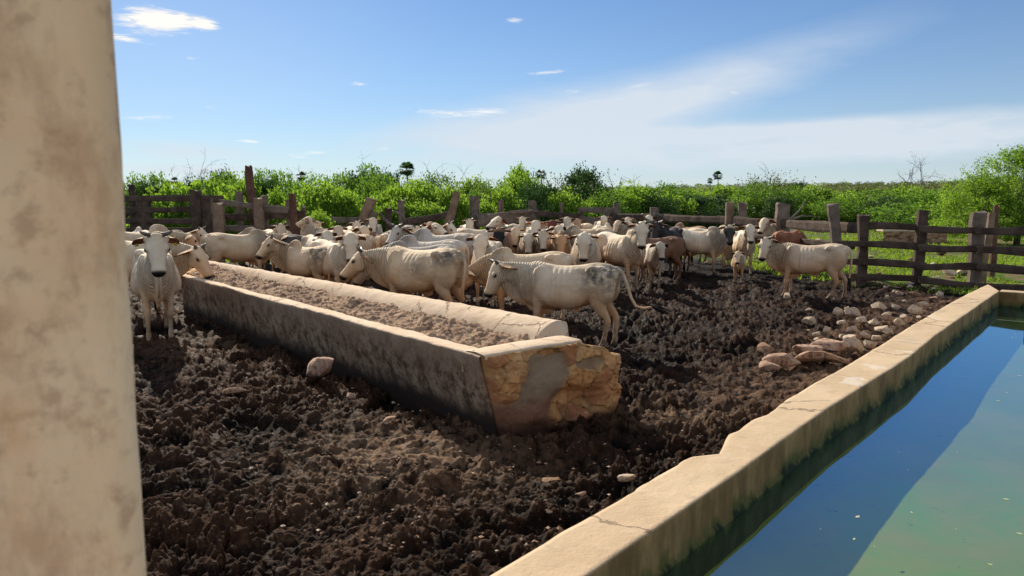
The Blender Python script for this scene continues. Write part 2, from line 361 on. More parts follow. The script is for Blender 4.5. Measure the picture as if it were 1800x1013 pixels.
    dsp -= .012*np.exp(-(y/.03)**2)*smooth(.9,1.1,z)*smooth(-.8,-.7,x)*smooth(.0,-.2,x)*0
    v = v+nr*dsp[:,None]; me.vertices.foreach_set('co', v.astype(np.float32).ravel()); me.update()
    # coat masks
    O = np.array(po.O); k = po.head; q = v-O; a = q@np.array(po.F)/k; b = q@np.array(po.S)/k; c = q@np.array(po.T)/k
    inhead = (np.abs(b) < .17) & (c > -.2) & (c < .16) & (a > -.05)
    nose = smooth(.425,.46, a+.30*np.clip(-c-.02,-.1,.1))*inhead*smooth(-.075,-.045,c)
    lids = sum(np.exp(-(((a-.18)/.036)**2+((b-s*.122)/.034)**2+((c-.036)/.020)**2)) for s in (-1,1))*inhead
    lips = smooth(.38,.45,a)*inhead*np.exp(-((c+.062)/.012)**2)*.7
    hoof = smooth(.085,.05,v[:,2])
    dark = np.clip(nose+lids*.9+lips+hoof*.9, 0, 1)
    face = smooth(.03,.10,a)*inhead*smooth(-.12,-.06,c)
    fattr(me,'fore', np.exp(-((v[:,0]-.52)/.28)**2)*smooth(.5,.8,v[:,2])*(~inhead)); fattr(me,'dark0',dark); fattr(me,'face',face)
    cp = np.array([tuple(x[1]) for x in curve]); dd = np.linalg.norm(v[:,None,:]-cp[None], axis=2); i = dd.argmin(1)
    i0 = np.clip(i,0,11); seg = cp[i0+1]-cp[i0]; tt = ((v-cp[i0])*seg).sum(1)/(seg**2).sum(1); nu = (i0+np.clip(tt,-3,3))/12
    nu = nu-.22*(v[:,2]-1.05)*0+.0
    fattr(me,'necku',nu); fattr(me,'neck', smooth(-.55,-.1,nu)*smooth(1.0,.75,nu)*smooth(.42,.28,dd.min(1))*smooth(.28,.5,v[:,0])*smooth(.5,.7,v[:,2]))
    fattr(me,'pink', np.exp(-((v[:,0]+.80)/.04)**2-((v[:,1])/.035)**2)*smooth(.85,.95,v[:,2])*smooth(1.13,1.05,v[:,2])*.0)
    return me
TAILS = {'down': [(-.74,0,1.20),(-.81,0,1.16),(-.86,0,1.05),(-.87,.0,.9),(-.86,.01,.72),(-.85,.02,.55),(-.85,.02,.46)],
 'left': [(-.74,0,1.20),(-.81,0,1.16),(-.87,.03,1.04),(-.89,.08,.88),(-.88,.11,.70),(-.86,.09,.55),(-.86,.05,.46)],
 'swish': [(-.74,0,1.20),(-.84,.0,1.14),(-.92,.03,.98),(-.99,.05,.78),(-1.07,.07,.66),(-1.19,.10,.64),(-1.34,.12,.68)]}
def ear_mesh(s, droop, L=.225, W=.086):
    """s = side; built in the head frame: x face, y left, z top"""
    nu, nv = 12, 7; V = []; F = []; MI = []
    for side in (0,1):
        for i in range(nu+1):
            u = i/nu; w = W*math.sin(math.pi*min(1,(.12+.88*u))**.75)**.8*(1 if u < 1 else 0)+.002
            cen = np.array([-.01-.02*u, .105+L*u*math.cos(droop), .01-L*u*math.sin(droop)-.03*u*u])
            for j in range(nv+1):
                t = 2*j/nv-1; cup = .035*(t*t)*(1-.5*u)
                p = cen+np.array([cup-.0, 0, 0])+np.array([0,math.sin(droop),math.cos(droop)])*w*t+np.array([.18*w*t,0,0])
                if side: p = p+np.array([-.008,0,.0])
                V.append((p[0], s*p[1], p[2]))
    n = (nu+1)*(nv+1)
    for side in (0,1):
        for i in range(nu):
            for j in range(nv):
                a = side*n+i*(nv+1)+j; q = (a, a+1, a+nv+2, a+nv+1); F.append(q); MI.append(1-side)
    rim = [i*(nv+1) for i in range(nu+1)]+[nu*(nv+1)+j for j in range(1,nv+1)]+[i*(nv+1)+nv for i in range(nu-1,-1,-1)]
    for a, b in zip(rim, rim[1:]): F.append((a, b, b+n, a+n)); MI.append(0)
    me = bpy.data.meshes.new('ear'); me.from_pydata(V, [], F); me.materials.append(COAT); me.materials.append(EARIN)
    me.polygons.foreach_set('material_index', MI); me.polygons.foreach_set('use_smooth', [True]*len(F)); me.update(); return me
HORNS = {
 'stub': [(0,.070,.075),(-.008,.10,.10),(-.012,.115,.125),(-.01,.12,.145)],
 'short': [(0,.070,.07),(-.005,.12,.095),(-.01,.155,.12),(-.005,.175,.155)],
 'flat': [(0,.07,.075),(-.01,.13,.095),(-.02,.185,.105),(-.02,.235,.125)],
 'lyre': [(0,.075,.075),(-.02,.17,.10),(-.03,.25,.19),(-.03,.27,.32),(-.02,.235,.43),(.0,.17,.495),(.01,.13,.505)],
 'up': [(0,.065,.075),(-.03,.15,.10),(-.06,.22,.17),(-.08,.25,.27),(-.08,.24,.37)]}
def horn_mesh(kind, s):
    pts = HORNS[kind]; mb = MB(); n = len(pts); big = kind in ('lyre','up')
    P2 = [(x, s*y, z) for x, y, z in pts]; r0 = .036 if big else .026
    # resample smooth
    out = []; rad = []
    for i in range(n-1):
        for k in range(4):
            t = k/4; a = [Vector(P2[max(0,min(n-1,j))]) for j in (i-1,i,i+1,i+2)]
            p = .5*((2*a[1])+(-a[0]+a[2])*t+(2*a[0]-5*a[1]+4*a[2]-a[3])*t*t+(-a[0]+3*a[1]-3*a[2]+a[3])*t**3)
            out.append(p); f = (i+t)/(n-1); rad.append(r0*(1-f)**.7+.004)
    out.append(Vector(P2[-1])); rad.append(.003); mb.tube(out, rad, 8, (1,0,0)); return mb.mesh('horn', (HORN,))
CACHE = {}
def cached(key, fn):
    if key not in CACHE: CACHE[key] = fn()
    return CACHE[key]
def dirt_field(v, kind):
    x, y, z = v[:,0], v[:,1], v[:,2]; n = fbm3(v, 3.2, 3, 5)
    g = lambda cx, cy, cz, rx, ry, rz: np.exp(-(((x-cx)/rx)**2+((y-cy)/ry)**2+((z-cz)/rz)**2)*1.2)
    legs = smooth(.5,.2,z)*.35
    if kind == 'rump': d = g(-.62,0,1.02,.24,.5,.26)*1.25+.35*g(-.3,0,1.2,.3,.4,.1)
    elif kind == 'flank': d = g(-.62,0,1.12,.22,.5,.20)*1.1+g(-.1,0,.98,.20,.6,.17)*.8
    elif kind == 'hip': d = g(-.56,0,1.10,.30,.6,.22)*1.25+.5*g(-.7,0,.85,.14,.5,.25)
    else: d = g(-.7,0,.9,.15,.4,.2)*.4
    return np.clip(d+n*.35*(d > .12)+legs, 0, 1)
HERD = 'zebu cattle gathered in the corral'
def build_cow(label, po, loc, heading, scale, colr, vox=.018, dirt='none', darkface=0., tagc=False, cat='cow', name='cow'):
    def mk():
        me = cow_mesh(po, vox); v = coords(me)
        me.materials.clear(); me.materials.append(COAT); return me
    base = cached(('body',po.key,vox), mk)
    vkey = ('bodyv',po.key,vox,dirt,darkface)
    def mk2():
        me = base.copy(); v = coords(me); a = np.empty(len(v), np.float32); me.attributes['dark0'].data.foreach_get('value', a)
        f = np.empty(len(v), np.float32); me.attributes['face'].data.foreach_get('value', f)
        fattr(me, 'dark', np.clip(a+f*darkface,0,1)); fattr(me, 'dirt', dirt_field(v, dirt)); return me
    me = cached(vkey, mk2); me.name = 'cow_body'
    o = link(name, me, None, loc, R(heading)); o.scale = (scale,)*3; o.color = tuple(colr)+(1,)
    tag(o, label, cat, HERD)
    M = Matrix(((po.F.x,po.S.x,po.T.x,po.O.x),(po.F.y,po.S.y,po.T.y,po.O.y),(po.F.z,po.S.z,po.T.z,po.O.z),(0,0,0,1))) @ Matrix.Scale(po.head,4)
    def child(nm, m, shade=1.):
        c = link(nm, m, o); c.matrix_local = M; c.color = tuple(x*shade for x in colr)+(1,); return c
    for s in (1,-1):
        e = child('ear', cached(('ear',s,po.ear), lambda: ear_mesh(s, R(32+po.ear))), .8)
        if vox < .03: child('eye', cached(('eye',s), lambda: eye_mesh(s)))
        if po.horn: child('horn', cached(('horn',po.horn,s), lambda: horn_mesh(po.horn, s)))
        if tagc: 
            t = child('ear_tag', cached(('tag',s), lambda: tag_mesh(s)))
    tl = TAILS[po.tail]; t = link('tail_tuft', cached(('tuft',po.tail), lambda: tuft_mesh(tl)), o)
    return o
def eye_mesh(s):
    mb = MB(); mb.ball((.18,s*.122,.036), (.028,.019,.021), 10); return mb.mesh('eye', (EYE,))
def tag_mesh(s):
    mb = MB(); x = .035; y = s*.21; z = -.095
    mb.rings([[(x,y-.022,z-.03),(x,y+.022,z-.03),(x,y+.018,z+.02),(x,y-.018,z+.02)],[(x+.005,y-.022,z-.03),(x+.005,y+.022,z-.03),(x+.005,y+.018,z+.02),(x+.005,y-.018,z+.02)]])
    return mb.mesh('ear_tag', (TAGM,), False)
def tuft_mesh(tl):
    a, b = Vector(tl[-2]), Vector(tl[-1]); d = (b-a).normalized()*.6+Vector((0,0,-.4)); d.normalize(); mb = MB(); rnd = random.Random(4)
    for i in range(26):
        o = Vector((rnd.uniform(-1,1),rnd.uniform(-1,1),rnd.uniform(-1,1)))*.035; e = b+d*rnd.uniform(.14,.27)+o
        mb.tube([b-d*.05+o*.3, b+d*.06+o*.9, e], [.010,.011,.002], 5)
    return mb.mesh('tail_tuft', (TUFT,))
# ------------------------------------------------------------------ layout taken from the photograph
ZT, ZW = .60, .35                            # tank rim and water level
outer_px = [(860,1013),(1000,926),(1119,859),(1150,838),(1212,803),(1262,798),(1276,778),(1280,763),(1295,758),(1319,739),(1347,729),(1381,703),(1430,673),(1467,654),(1540,611),(1599,574),(1660,538),(1700,517),(1736,500)]
inner_px = [(1029,1013),(1120,952),(1304,826),(1400,757),(1457,717),(1536,668),(1599,628),(1642,592),(1689,559),(1757,512)]
OUT = [P(u,v,ZT) for u,v in outer_px]; INN = [P(u,v,ZT) for u,v in inner_px]
WD = (OUT[-1]-OUT[0]).normalized(); WN = Vector((WD.y,-WD.x,0))            # along the wall, towards the water
OUT[0] = OUT[0]-WD*.9; INN[0] = INN[0]-WD*.72
TW, TN = 4.6, None                           # tank width
TA, TB = P(843,626,.74), P(316,483,.74)      # trough: near rim outer edge
TFA, TFB = Vector((1.15,7.43,.84)), P(366,458,.80)
def inpoly(x, y, poly):
    r = np.zeros(x.shape, bool); n = len(poly)
    for i in range(n):
        a, b = poly[i], poly[(i+1) % n]
        c = ((a[1] > y) != (b[1] > y)) & (x < (b[0]-a[0])*(y-a[1])/(b[1]-a[1]+1e-12)+a[0]); r ^= c
    return r
FENCE = [PD(1830,0,16.6),PD(1722,0,17.9),PD(1623,0,18.6),PD(1520,0,19.3),PD(1378,0,24),PD(1230,0,29),PD(1083,0,35),PD(940,0,34),PD(835,0,30),PD(700,0,27.5),PD(515,0,26.5),PD(230,0,26),PD(40,0,26)]
CORRAL = [(-14,0),(-20,8)]+[(p.x,p.y) for p in FENCE[::-1]]+[(OUT[-1].x+3,OUT[-1].y+2.4),(OUT[0].x+3,OUT[0].y-2),(0,0)]
def seg_dist(x, y, pts):
    d = np.full(x.shape, 1e9)
    for a, b in zip(pts, pts[1:]):
        ex, ey = b[0]-a[0], b[1]-a[1]; t = np.clip(((x-a[0])*ex+(y-a[1])*ey)/(ex*ex+ey*ey), 0, 1); d = np.minimum(d, np.hypot(x-a[0]-ex*t, y-a[1]-ey*t))
    return d
def base_h(x, y):
    r = np.hypot(x, y); far = smooth(90, 700, r)*(8+7*smooth(-100,400,x)+4*fbm(x/150,y/150,3,40))
    return far-1.6*smooth(60,160,r)*0+.10*fbm(x/2.2,y/2.2,3,11)*smooth(2,5,r)*(r < 90)
def clods(x, y):
    wx = x+.05*fbm(x*5,y*5,3,21); wy = y+.05*fbm(x*5+9,y*5+4,3,22); h = np.zeros(x.shape)
    for s, amp, sd in ((.42,.045,31),(.19,.038,32),(.10,.034,33),(.055,.024,34)):
        f1, f2, c = worley(wx/s, wy/s, sd); rad = .42+.35*c; lump = np.sqrt(np.clip(1-(f1/rad)**2, 0, 1))
        h += amp*lump*(.35+.95*c)*(c > .25)*(.45+1.1*vn(wx/s*2.3, wy/s*2.3, sd+7))
    f1, f2, c = worley(wx/.30+9, wy/.34, 37); h -= .075*np.exp(-(f1/.30)**4)*(c > .45)*smooth(-.2,.3,fbm(x*.6+5,y*.6,2,51))
    trample = fbm(x*.9, y*.9, 3, 50)
    h = h*(.75+.8*np.clip(trample+.35, 0, 1))
    h += .045*(1-np.abs(fbm(x*2.3,y*2.3,4,23)))**2-.02
    h += .020*(1-np.abs(fbm(x*9,y*9,4,25)))**2+.026*fbm(x*17,y*17,4,24,.62)-.11*smooth(.18,.55,fbm(x*1.9+3,y*1.9,3,27))
    return h
def build_ground():
    rs = [.3,1,2]; d = 2.6
    while d < 24: rs.append(d); d += min(max(.0085, d*d*.00036), .075)
    while d < 1300: rs.append(d); d *= 1.05
    rs = np.array(rs); a0, a1 = R(-31), R(37)
    an = np.concatenate([np.linspace(-math.pi, a0, 60, endpoint=False), np.linspace(a0, a1, 880, endpoint=False), np.linspace(a1, math.pi, 60, endpoint=False)])
    A, D = np.meshgrid(an, rs); x = D*np.sin(A); y = D*np.cos(A); x1, y1 = x.ravel(), y.ravel()
    inside = inpoly(x1, y1, CORRAL); dc = seg_dist(x1, y1, CORRAL+[CORRAL[0]]); sdist = np.where(inside, dc, -dc)
    mud = smooth(-.9, .5, sdist+.9*fbm(x1*.7,y1*.7,3,60)); mud *= smooth(0,.1,1-(np.hypot(x1,y1) > 60))
    stony = smooth(1.3,.3, seg_dist(x1,y1,[(p.x,p.y) for p in (P(1330,690),P(1480,600),P(1650,530))]))       # the stony strip beside the tank
    h = base_h(x1, y1); rr_ = np.hypot(x1, y1); near = rr_ < 40
    ck = np.zeros(x1.shape); ck[near] = clods(x1[near], y1[near])*(1-.7*smooth(17,25,rr_[near]))
    pale = smooth(.0,.5,fbm(x1*1.1,y1*1.1,3,70)); dry = np.exp(-(((x1+.9)/.9)**2+((y1-6.1)/.9)**2))+.8*np.exp(-(((x1-1.75)/.6)**2+((y1-7.2)/.5)**2))+.5*np.exp(-(((x1+4.7)/.6)**2+((y1-11.)/.7)**2))
    h += ck*mud*(1-.45*np.clip(dry,0,1))*(1-.4*stony)+(1-mud)*near*.03*fbm(x1*1.5,y1*1.5,3,90)
    ctr = seg_dist(x1,y1,[((TA.x+TFA.x)/2,(TA.y+TFA.y)/2),((TB.x+TFB.x)/2,(TB.y+TFB.y)/2)]); h += -.075*mud-.03*smooth(1.6,.8,ctr)
    # under the tank the ground is left low
    q = (x1-INN[3].x)*WN.x+(y1-INN[3].y)*WN.y; t = (x1*WD.x+y1*WD.y); tk = (q > -.05) & (t < INN[-1].dot(WD)+.1) & (q < TW+1)
    h = np.where(tk, np.minimum(h*.3, .02), h)
    Q = len(an); K = len(rs); i = np.arange(K-1)[:,None]*Q; j = np.arange(Q)[None]; jn = (j+1) % Q
    f = np.stack([(i+j), (i+jn), (i+Q+jn), (i+Q+j)], -1).reshape(-1,4)[:, ::-1]
    m = Mat('mud_and_grass', .7, .3)
    cl = m.attr('lump'); md = m.attr('mud'); dr = m.attr('dry'); st = m.attr('stony')
    c = m.mix(m.ramp(m.math('ADD', cl, m.math('MULTIPLY', m.noise(9,5,.65), .8)), .55, 1.5), (.0080,.0052,.0042), m.mix(m.ramp(m.noise(1.3,5,.6), .35, .65), (.030,.0155,.0100), (.060,.030,.017)))
    c = m.mix(m.math('MULTIPLY', m.ramp(m.noise(14,5,.7), .48, .72), m.ramp(cl, .1, .9, .25, 1.)), c, (.130,.070,.038))
    c = m.mix(m.math('MULTIPLY', m.ramp(m.noise(45,4,.7), .60,.70), .6), c, (.32,.20,.12))
    c = m.mix(m.math('MULTIPLY', m.ramp(m.noise(2.2,6,.65,off=(4,2,1)), .52,.70), .35), c, (.085,.042,.024))
    xw = m.ramp(m.math('ADD', m.sep()[0], m.math('MULTIPLY', m.noise(.8,4,.6), 2.)), .6, 2.4); c = m.mix(m.math('MULTIPLY', xw, .8), c, m.mix(1., c, (.46,.44,.46), 'MULTIPLY'))
    c = m.mix(m.math('MULTIPLY', dr, m.ramp(m.noise(7,5,.65),.38,.58)), c, (.24,.15,.09))
    c = m.mix(m.math('MULTIPLY', st, m.ramp(m.noise(5,5,.6),.4,.6)), c, (.12,.068,.040))
    g = m.mix(m.ramp(m.noise(.5,6,.65), .38, .62), (.07,.13,.018), (.15,.20,.04)); g = m.mix(m.ramp(m.noise(1.1,6,.7,off=(7,1,0)), .47, .58), g, m.mix(m.noise(9,5,.7), (.10,.06,.04), (.30,.21,.14)))
    g = m.mix(m.ramp(m.noise(.02,5,.6), .45, .6), g, m.mix(m.noise(.3,5,.7), (.05,.08,.02), (.13,.14,.06)))
    m.col(m.mix(md, g, c)); m.rough(m.ramp(m.noise(8,4,.6), .3, .7, .55, .95)); m._in(m.b.inputs['Specular IOR Level'], m.math('MULTIPLY_ADD', md, .05, .02))
    m.bump(m.noise(28,6,.7), .9, .03); m.bump(m.noise(110,4,.7), .6, .008)
    me = mesh_np('ground', np.stack([x1,y1,h],1), f, (m.m,)); fattr(me,'lump',ck*8); fattr(me,'mud',mud); fattr(me,'dry',np.clip(dry,0,1)); fattr(me,'stony',stony)
    return tag(link('ground', me), 'ground', kind='structure')
go_ = build_ground()
def gh(x, y):
    a, b = np.array([float(x)]), np.array([float(y)]); return float(base_h(a,b)[0])
# ------------------------------------------------------------------ concrete water tank
def resample(pts, n):
    pts = [np.array(p[:2]) for p in pts]; s = [0]
    for a, b in zip(pts, pts[1:]): s.append(s[-1]+np.linalg.norm(b-a))
    t = np.linspace(0, s[-1], n); P_ = np.array(pts); return np.stack([np.interp(t, s, P_[:,0]), np.interp(t, s, P_[:,1])], 1)
def M_tank():
    m = Mat('tank_concrete', .85, .25); xyz = m.sep(); z = xyz[2]
    c = m.mix(m.ramp(m.noise(1.5,6,.6), .3, .7), (.46,.33,.20), (.56,.42,.27))
    c = m.mix(m.ramp(m.noise(5,7,.7), .55,.72,0,.5), c, (.36,.26,.17)); c = m.mix(m.ramp(m.noise(.9,5,.6,off=(3,5,0),dist=1.), .60,.64,0,.55), c, (.34,.28,.22))
    c = m.mix(m.ramp(m.noise(50,4,.7), .58,.75,0,.4), c, (.30,.24,.17)); c = m.mix(m.math('MULTIPLY', m.cracks(.9,.014,.50,.56), .75), c, (.16,.11,.07)); c = m.mix(m.ramp(m.noise(2.6,5,.6,off=(1,8,3)), .62,.66,0,.5), c, (.66,.60,.52))
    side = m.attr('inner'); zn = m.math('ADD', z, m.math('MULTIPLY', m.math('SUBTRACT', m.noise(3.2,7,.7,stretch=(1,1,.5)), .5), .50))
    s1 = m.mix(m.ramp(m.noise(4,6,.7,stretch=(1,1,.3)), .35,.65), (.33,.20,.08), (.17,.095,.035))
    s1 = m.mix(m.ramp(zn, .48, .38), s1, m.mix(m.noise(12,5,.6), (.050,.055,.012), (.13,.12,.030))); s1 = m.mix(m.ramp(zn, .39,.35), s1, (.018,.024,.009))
    m.col(m.mix(side, c, s1)); m.bump(m.noise(6,7,.65), .5, .03); m.bump(m.noise(60,4,.7), .35, .008)
    ck = m.voro(1.3, 'DISTANCE_TO_EDGE'); return m.m
TANKM = M_tank()
def build_tank():
    root = link('water_tank', None, None, (INN[3].x, INN[3].y, 0)); tag(root, 'long concrete cattle watering tank full of green water, with a chipped worn rim', 'water tank'); o3 = Vector(root.location)
    n = 420; Oo = resample(OUT, n); Ii = resample(INN, n)
    tt = np.linspace(0, 1, n)
    # cross-section from outer foot over the rim down to the inner foot
    prof = [(0,-.25,0),(0,.1,0),(0,.3,0),(0,.45,0),(0,.55,0),(.0,.592,0),(.03,ZT,0),(.1,ZT,0),(.2,ZT,0),(.32,ZT,0),(.44,ZT,0),(.56,ZT,0),(.68,ZT,0),(.8,ZT,0),(.9,ZT,0),(.965,ZT,0),(1.0,.590,1),(1.0,.54,1),(1.,.48,1),(1.0,.42,1),(1.0,.38,1),(1.04,.365,1),(1.06,.34,1),(1.05,.2,1),(1.05,-.25,1)]
    V = []; A = []
    for u, z, s in prof:
        p = Oo*(1-u)+Ii*u; rough_ = .020*fbm(p[:,0]*3,p[:,1]*3+z*7,4,80)+.022*np.clip(fbm(p[:,0]*7,p[:,1]*7+z*3,4,86),-.6,0) if u < .01 else .006*fbm(p[:,0]*4,p[:,1]*4+z*5,3,81)
        q = p-np.array([WN.x,WN.y])*rough_[:,None]*(1 if s == 0 else -1)
        zz = z+(.006*fbm(p[:,0]*2.5,p[:,1]*2.5,4,82) if z > .5 else 0)
        if u < .01 and z > .5: zz = zz-.03*smooth(.15,.45,fbm(p[:,0]*2.2,p[:,1]*2.2,4,83))
        V.append(np.stack([q[:,0],q[:,1],np.full(n,1.)*zz],1)); A.append(np.full(n, float(s)))
    V = np.concatenate(V)-np.array(o3); A = np.concatenate(A); k = len(prof)
    i = np.arange(k-1)[:,None]*n; j = np.arange(n-1)[None]; f = np.stack([i+j,i+n+j,i+n+j+1,i+j+1],-1).reshape(-1,4)
    me = mesh_np('side_wall', V, f[:, ::-1], (TANKM,)); fattr(me,'inner',A); link('side_wall', me, root)
    # far wall, near wall and the other side, each 0.3 m thick
    def wall(a, b, th, nm, face):
        a, b = Vector(a), Vector(b); d = (b-a).normalized(); w = Vector((-d.y,d.x,0))*th; m_ = 160; V = []; A = []
        pr = [(0,-.25,1),(0,.2,1),(0,.33,1),(0,.40,1),(0,.48,1),(0,.55,1),(0,.588,1),(.05,ZT,0),(.35,ZT,0),(.65,ZT,0),(.96,ZT,0),(1,.588,0),(1,.4,0),(1,.2,0),(1,-.25,0)]
        for u, z, s in pr:
            t = np.linspace(0,1,m_)[:,None]; p = np.array(a[:2])*(1-t)+np.array(b[:2])*t+np.array(w[:2])*u; e = .008*fbm(p[:,0]*3,p[:,1]*3+z*4,3,84)
            V.append(np.stack([p[:,0]+w.x/th*e,p[:,1]+w.y/th*e,z-.002+.005*fbm(p[:,0]*2,p[:,1]*2,3,85)],1)); A.append(np.full(m_,float(s)))
        V = np.concatenate(V)-np.array(o3); i = np.arange(len(pr)-1)[:,None]*m_; j = np.arange(m_-1)[None]; f = np.stack([i+j,i+m_+j,i+m_+j+1,i+j+1],-1).reshape(-1,4)
        me = mesh_np(nm, V, f if face else f[:, ::-1], (TANKM,)); fattr(me,'inner',np.concatenate(A)); link(nm, me, root)
    c = Vector((*INN[-1][:2],0)); fa = c+WN*TW; wall(fa+WN*.3, c-WN*.0, -.30, 'end_wall', True)
    nb = Vector((*INN[0][:2],0))+WD*.02; wall(nb-WN*.02, nb+WN*(TW+.3), -.30, 'end_wall', True)
    wall(nb+WN*TW-WD*.0, fa, -.30, 'side_wall', True)
    # floor covered with algae, seen through murky water
    m = Mat('algae_floor', .95, .1)
    c1 = m.mix(m.ramp(m.noise(.9,6,.65), .35,.65), (.27,.31,.02), (.36,.35,.05)); c1 = m.mix(m.ramp(m.noise(2.2,6,.65), .42,.75), c1, (.24,.38,.012))
    c1 = m.mix(m.ramp(m.noise(5,6,.75,off=(3,2,0)), .60,.72,0,.7), c1, (.10,.12,.05)); c1 = m.mix(m.ramp(m.noise(40,3,.7), .72,.76,0,.6), c1, (.3,.32,.2)); m.col(c1)
    a = nb-WN*.1; bb = fa+WN*.05; pts = [a, nb+WN*(TW+.05), bb, c-WN*.1]
    me = mesh_np('floor_slab', [(p.x-o3.x,p.y-o3.y,.16) for p in pts], [(0,1,2,3)], (m.m,)); link('floor_slab', me, root)
    w = bpy.data.materials.new('pond_water'); w.use_nodes = True; t = w.node_tree; t.nodes.clear()
    out = t.nodes.new('ShaderNodeOutputMaterial'); ms = t.nodes.new('ShaderNodeMixShader'); tr = t.nodes.new('ShaderNodeBsdfTransparent'); gl = t.nodes.new('ShaderNodeBsdfGlossy'); lw = t.nodes.new('ShaderNodeLayerWeight'); fr = t.nodes.new('ShaderNodeMath'); pw = t.nodes.new('ShaderNodeMath')
    tr.inputs[0].default_value = (.84,.90,.58,1); gl.inputs['Roughness'].default_value = .02; gl.inputs[0].default_value = (.40,.70,1,1); lw.inputs[0].default_value = .5; pw.operation = 'POWER'; pw.inputs[1].default_value = 2.05; fr.operation = 'MULTIPLY_ADD'; fr.inputs[1].default_value = .92; fr.inputs[2].default_value = .04; t.links.new(lw.outputs['Facing'], pw.inputs[0]); t.links.new(pw.outputs[0], fr.inputs[0])
    no = t.nodes.new('ShaderNodeTexNoise'); no.inputs['Scale'].default_value = 3; bu = t.nodes.new('ShaderNodeBump'); bu.inputs['Strength'].default_value = .10; bu.inputs['Distance'].default_value = .02
    t.links.new(no.outputs[0], bu.inputs['Height']); t.links.new(bu.outputs[0], gl.inputs['Normal']); pass
    t.links.new(fr.outputs[0], ms.inputs[0]); t.links.new(tr.outputs[0], ms.inputs[1]); t.links.new(gl.outputs[0], ms.inputs[2]); t.links.new(ms.outputs[0], out.inputs[0])
    me = mesh_np('water', [(p.x,p.y,ZW) for p in pts], [(0,1,2,3)], (w,)); tag(link('water', me), 'water', kind='structure')
build_tank()
def scum():
    rs = np.random.RandomState(21); V = []; n = 150
    for i in range(n):
        a = rs.uniform(.1,.95); b = rs.uniform(.12,1)*TW*.8; p = Vector((INN[0].x,INN[0].y,0))*(1-a)+Vector((INN[-1].x,INN[-1].y,0))*a+WN*b; r = .006+.016*rs.uniform()**3; t = rs.uniform(0,3.14); c, s = math.cos(t)*r, math.sin(t)*r
        V += [(p.x-c,p.y-s,ZW+.003),(p.x+s*.5,p.y-c*.5,ZW+.003),(p.x+c,p.y+s,ZW+.005),(p.x-s*.5,p.y+c*.5,ZW+.003)]
    m = Mat('dry_scum', .8, .2); m.col((.45,.45,.33)); tag(link('floating_scum', mesh_np('floating_scum', V, np.arange(n*4).reshape(-1,4), (m.m,), False)), 'tiny pale specks of scum and dead leaves floating on the water', 'scum', kind='stuff')
scum()
# ------------------------------------------------------------------ feed trough
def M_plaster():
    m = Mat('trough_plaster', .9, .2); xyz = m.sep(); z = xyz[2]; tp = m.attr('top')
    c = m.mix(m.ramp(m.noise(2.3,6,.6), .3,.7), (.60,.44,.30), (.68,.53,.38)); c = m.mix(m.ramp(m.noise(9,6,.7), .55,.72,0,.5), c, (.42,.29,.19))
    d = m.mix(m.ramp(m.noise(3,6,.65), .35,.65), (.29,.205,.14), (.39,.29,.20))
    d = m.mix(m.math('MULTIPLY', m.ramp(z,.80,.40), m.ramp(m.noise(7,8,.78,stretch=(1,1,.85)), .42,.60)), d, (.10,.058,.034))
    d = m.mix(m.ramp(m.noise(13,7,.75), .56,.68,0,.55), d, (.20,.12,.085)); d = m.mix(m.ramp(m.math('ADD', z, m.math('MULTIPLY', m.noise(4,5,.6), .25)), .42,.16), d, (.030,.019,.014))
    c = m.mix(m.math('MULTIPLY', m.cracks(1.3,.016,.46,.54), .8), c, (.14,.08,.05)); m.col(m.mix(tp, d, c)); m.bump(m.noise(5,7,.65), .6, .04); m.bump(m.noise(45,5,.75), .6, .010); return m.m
def M_stone():
    m = Mat('rubble_masonry', .92, .15); z = m.sep()[2]; k = m.attr('stone'); jt = m.attr('joint'); pl = m.attr('plaster')
    c = m.mix(m.ramp(m.noise(4,6,.7), .35,.65), (.40,.22,.095), (.60,.37,.17)); c = m.mix(m.ramp(k,.80,.97,0,.8), c, (.36,.14,.07)); c = m.mix(m.ramp(m.noise(2.2,5,.7,off=(1,4,2)),.5,.66,0,.8), c, (.56,.28,.10)); c = m.mix(m.ramp(m.noise(11,6,.7), .55,.7,0,.7), c, (.62,.46,.28))
    c = m.mix(m.math('MULTIPLY', jt, m.ramp(m.noise(9,4,.6),.35,.6,.1,.7)), c, (.20,.11,.06))
    p = m.mix(m.ramp(m.noise(4,6,.65), .35,.65), (.26,.19,.125), (.34,.26,.18)); p = m.mix(m.ramp(m.math('ADD', z, m.math('MULTIPLY', m.noise(5,5,.6), .3)), .50,.30), p, (.22,.115,.07))
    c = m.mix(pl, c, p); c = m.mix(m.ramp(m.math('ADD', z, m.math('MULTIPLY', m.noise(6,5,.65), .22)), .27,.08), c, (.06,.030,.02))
    m.col(c); m.bump(m.noise(14,7,.7), .8, .03); m.bump(m.noise(70,4,.7), .4, .008); return m.m
PLA, STO = M_plaster(), M_stone()
FEEDZ = .70
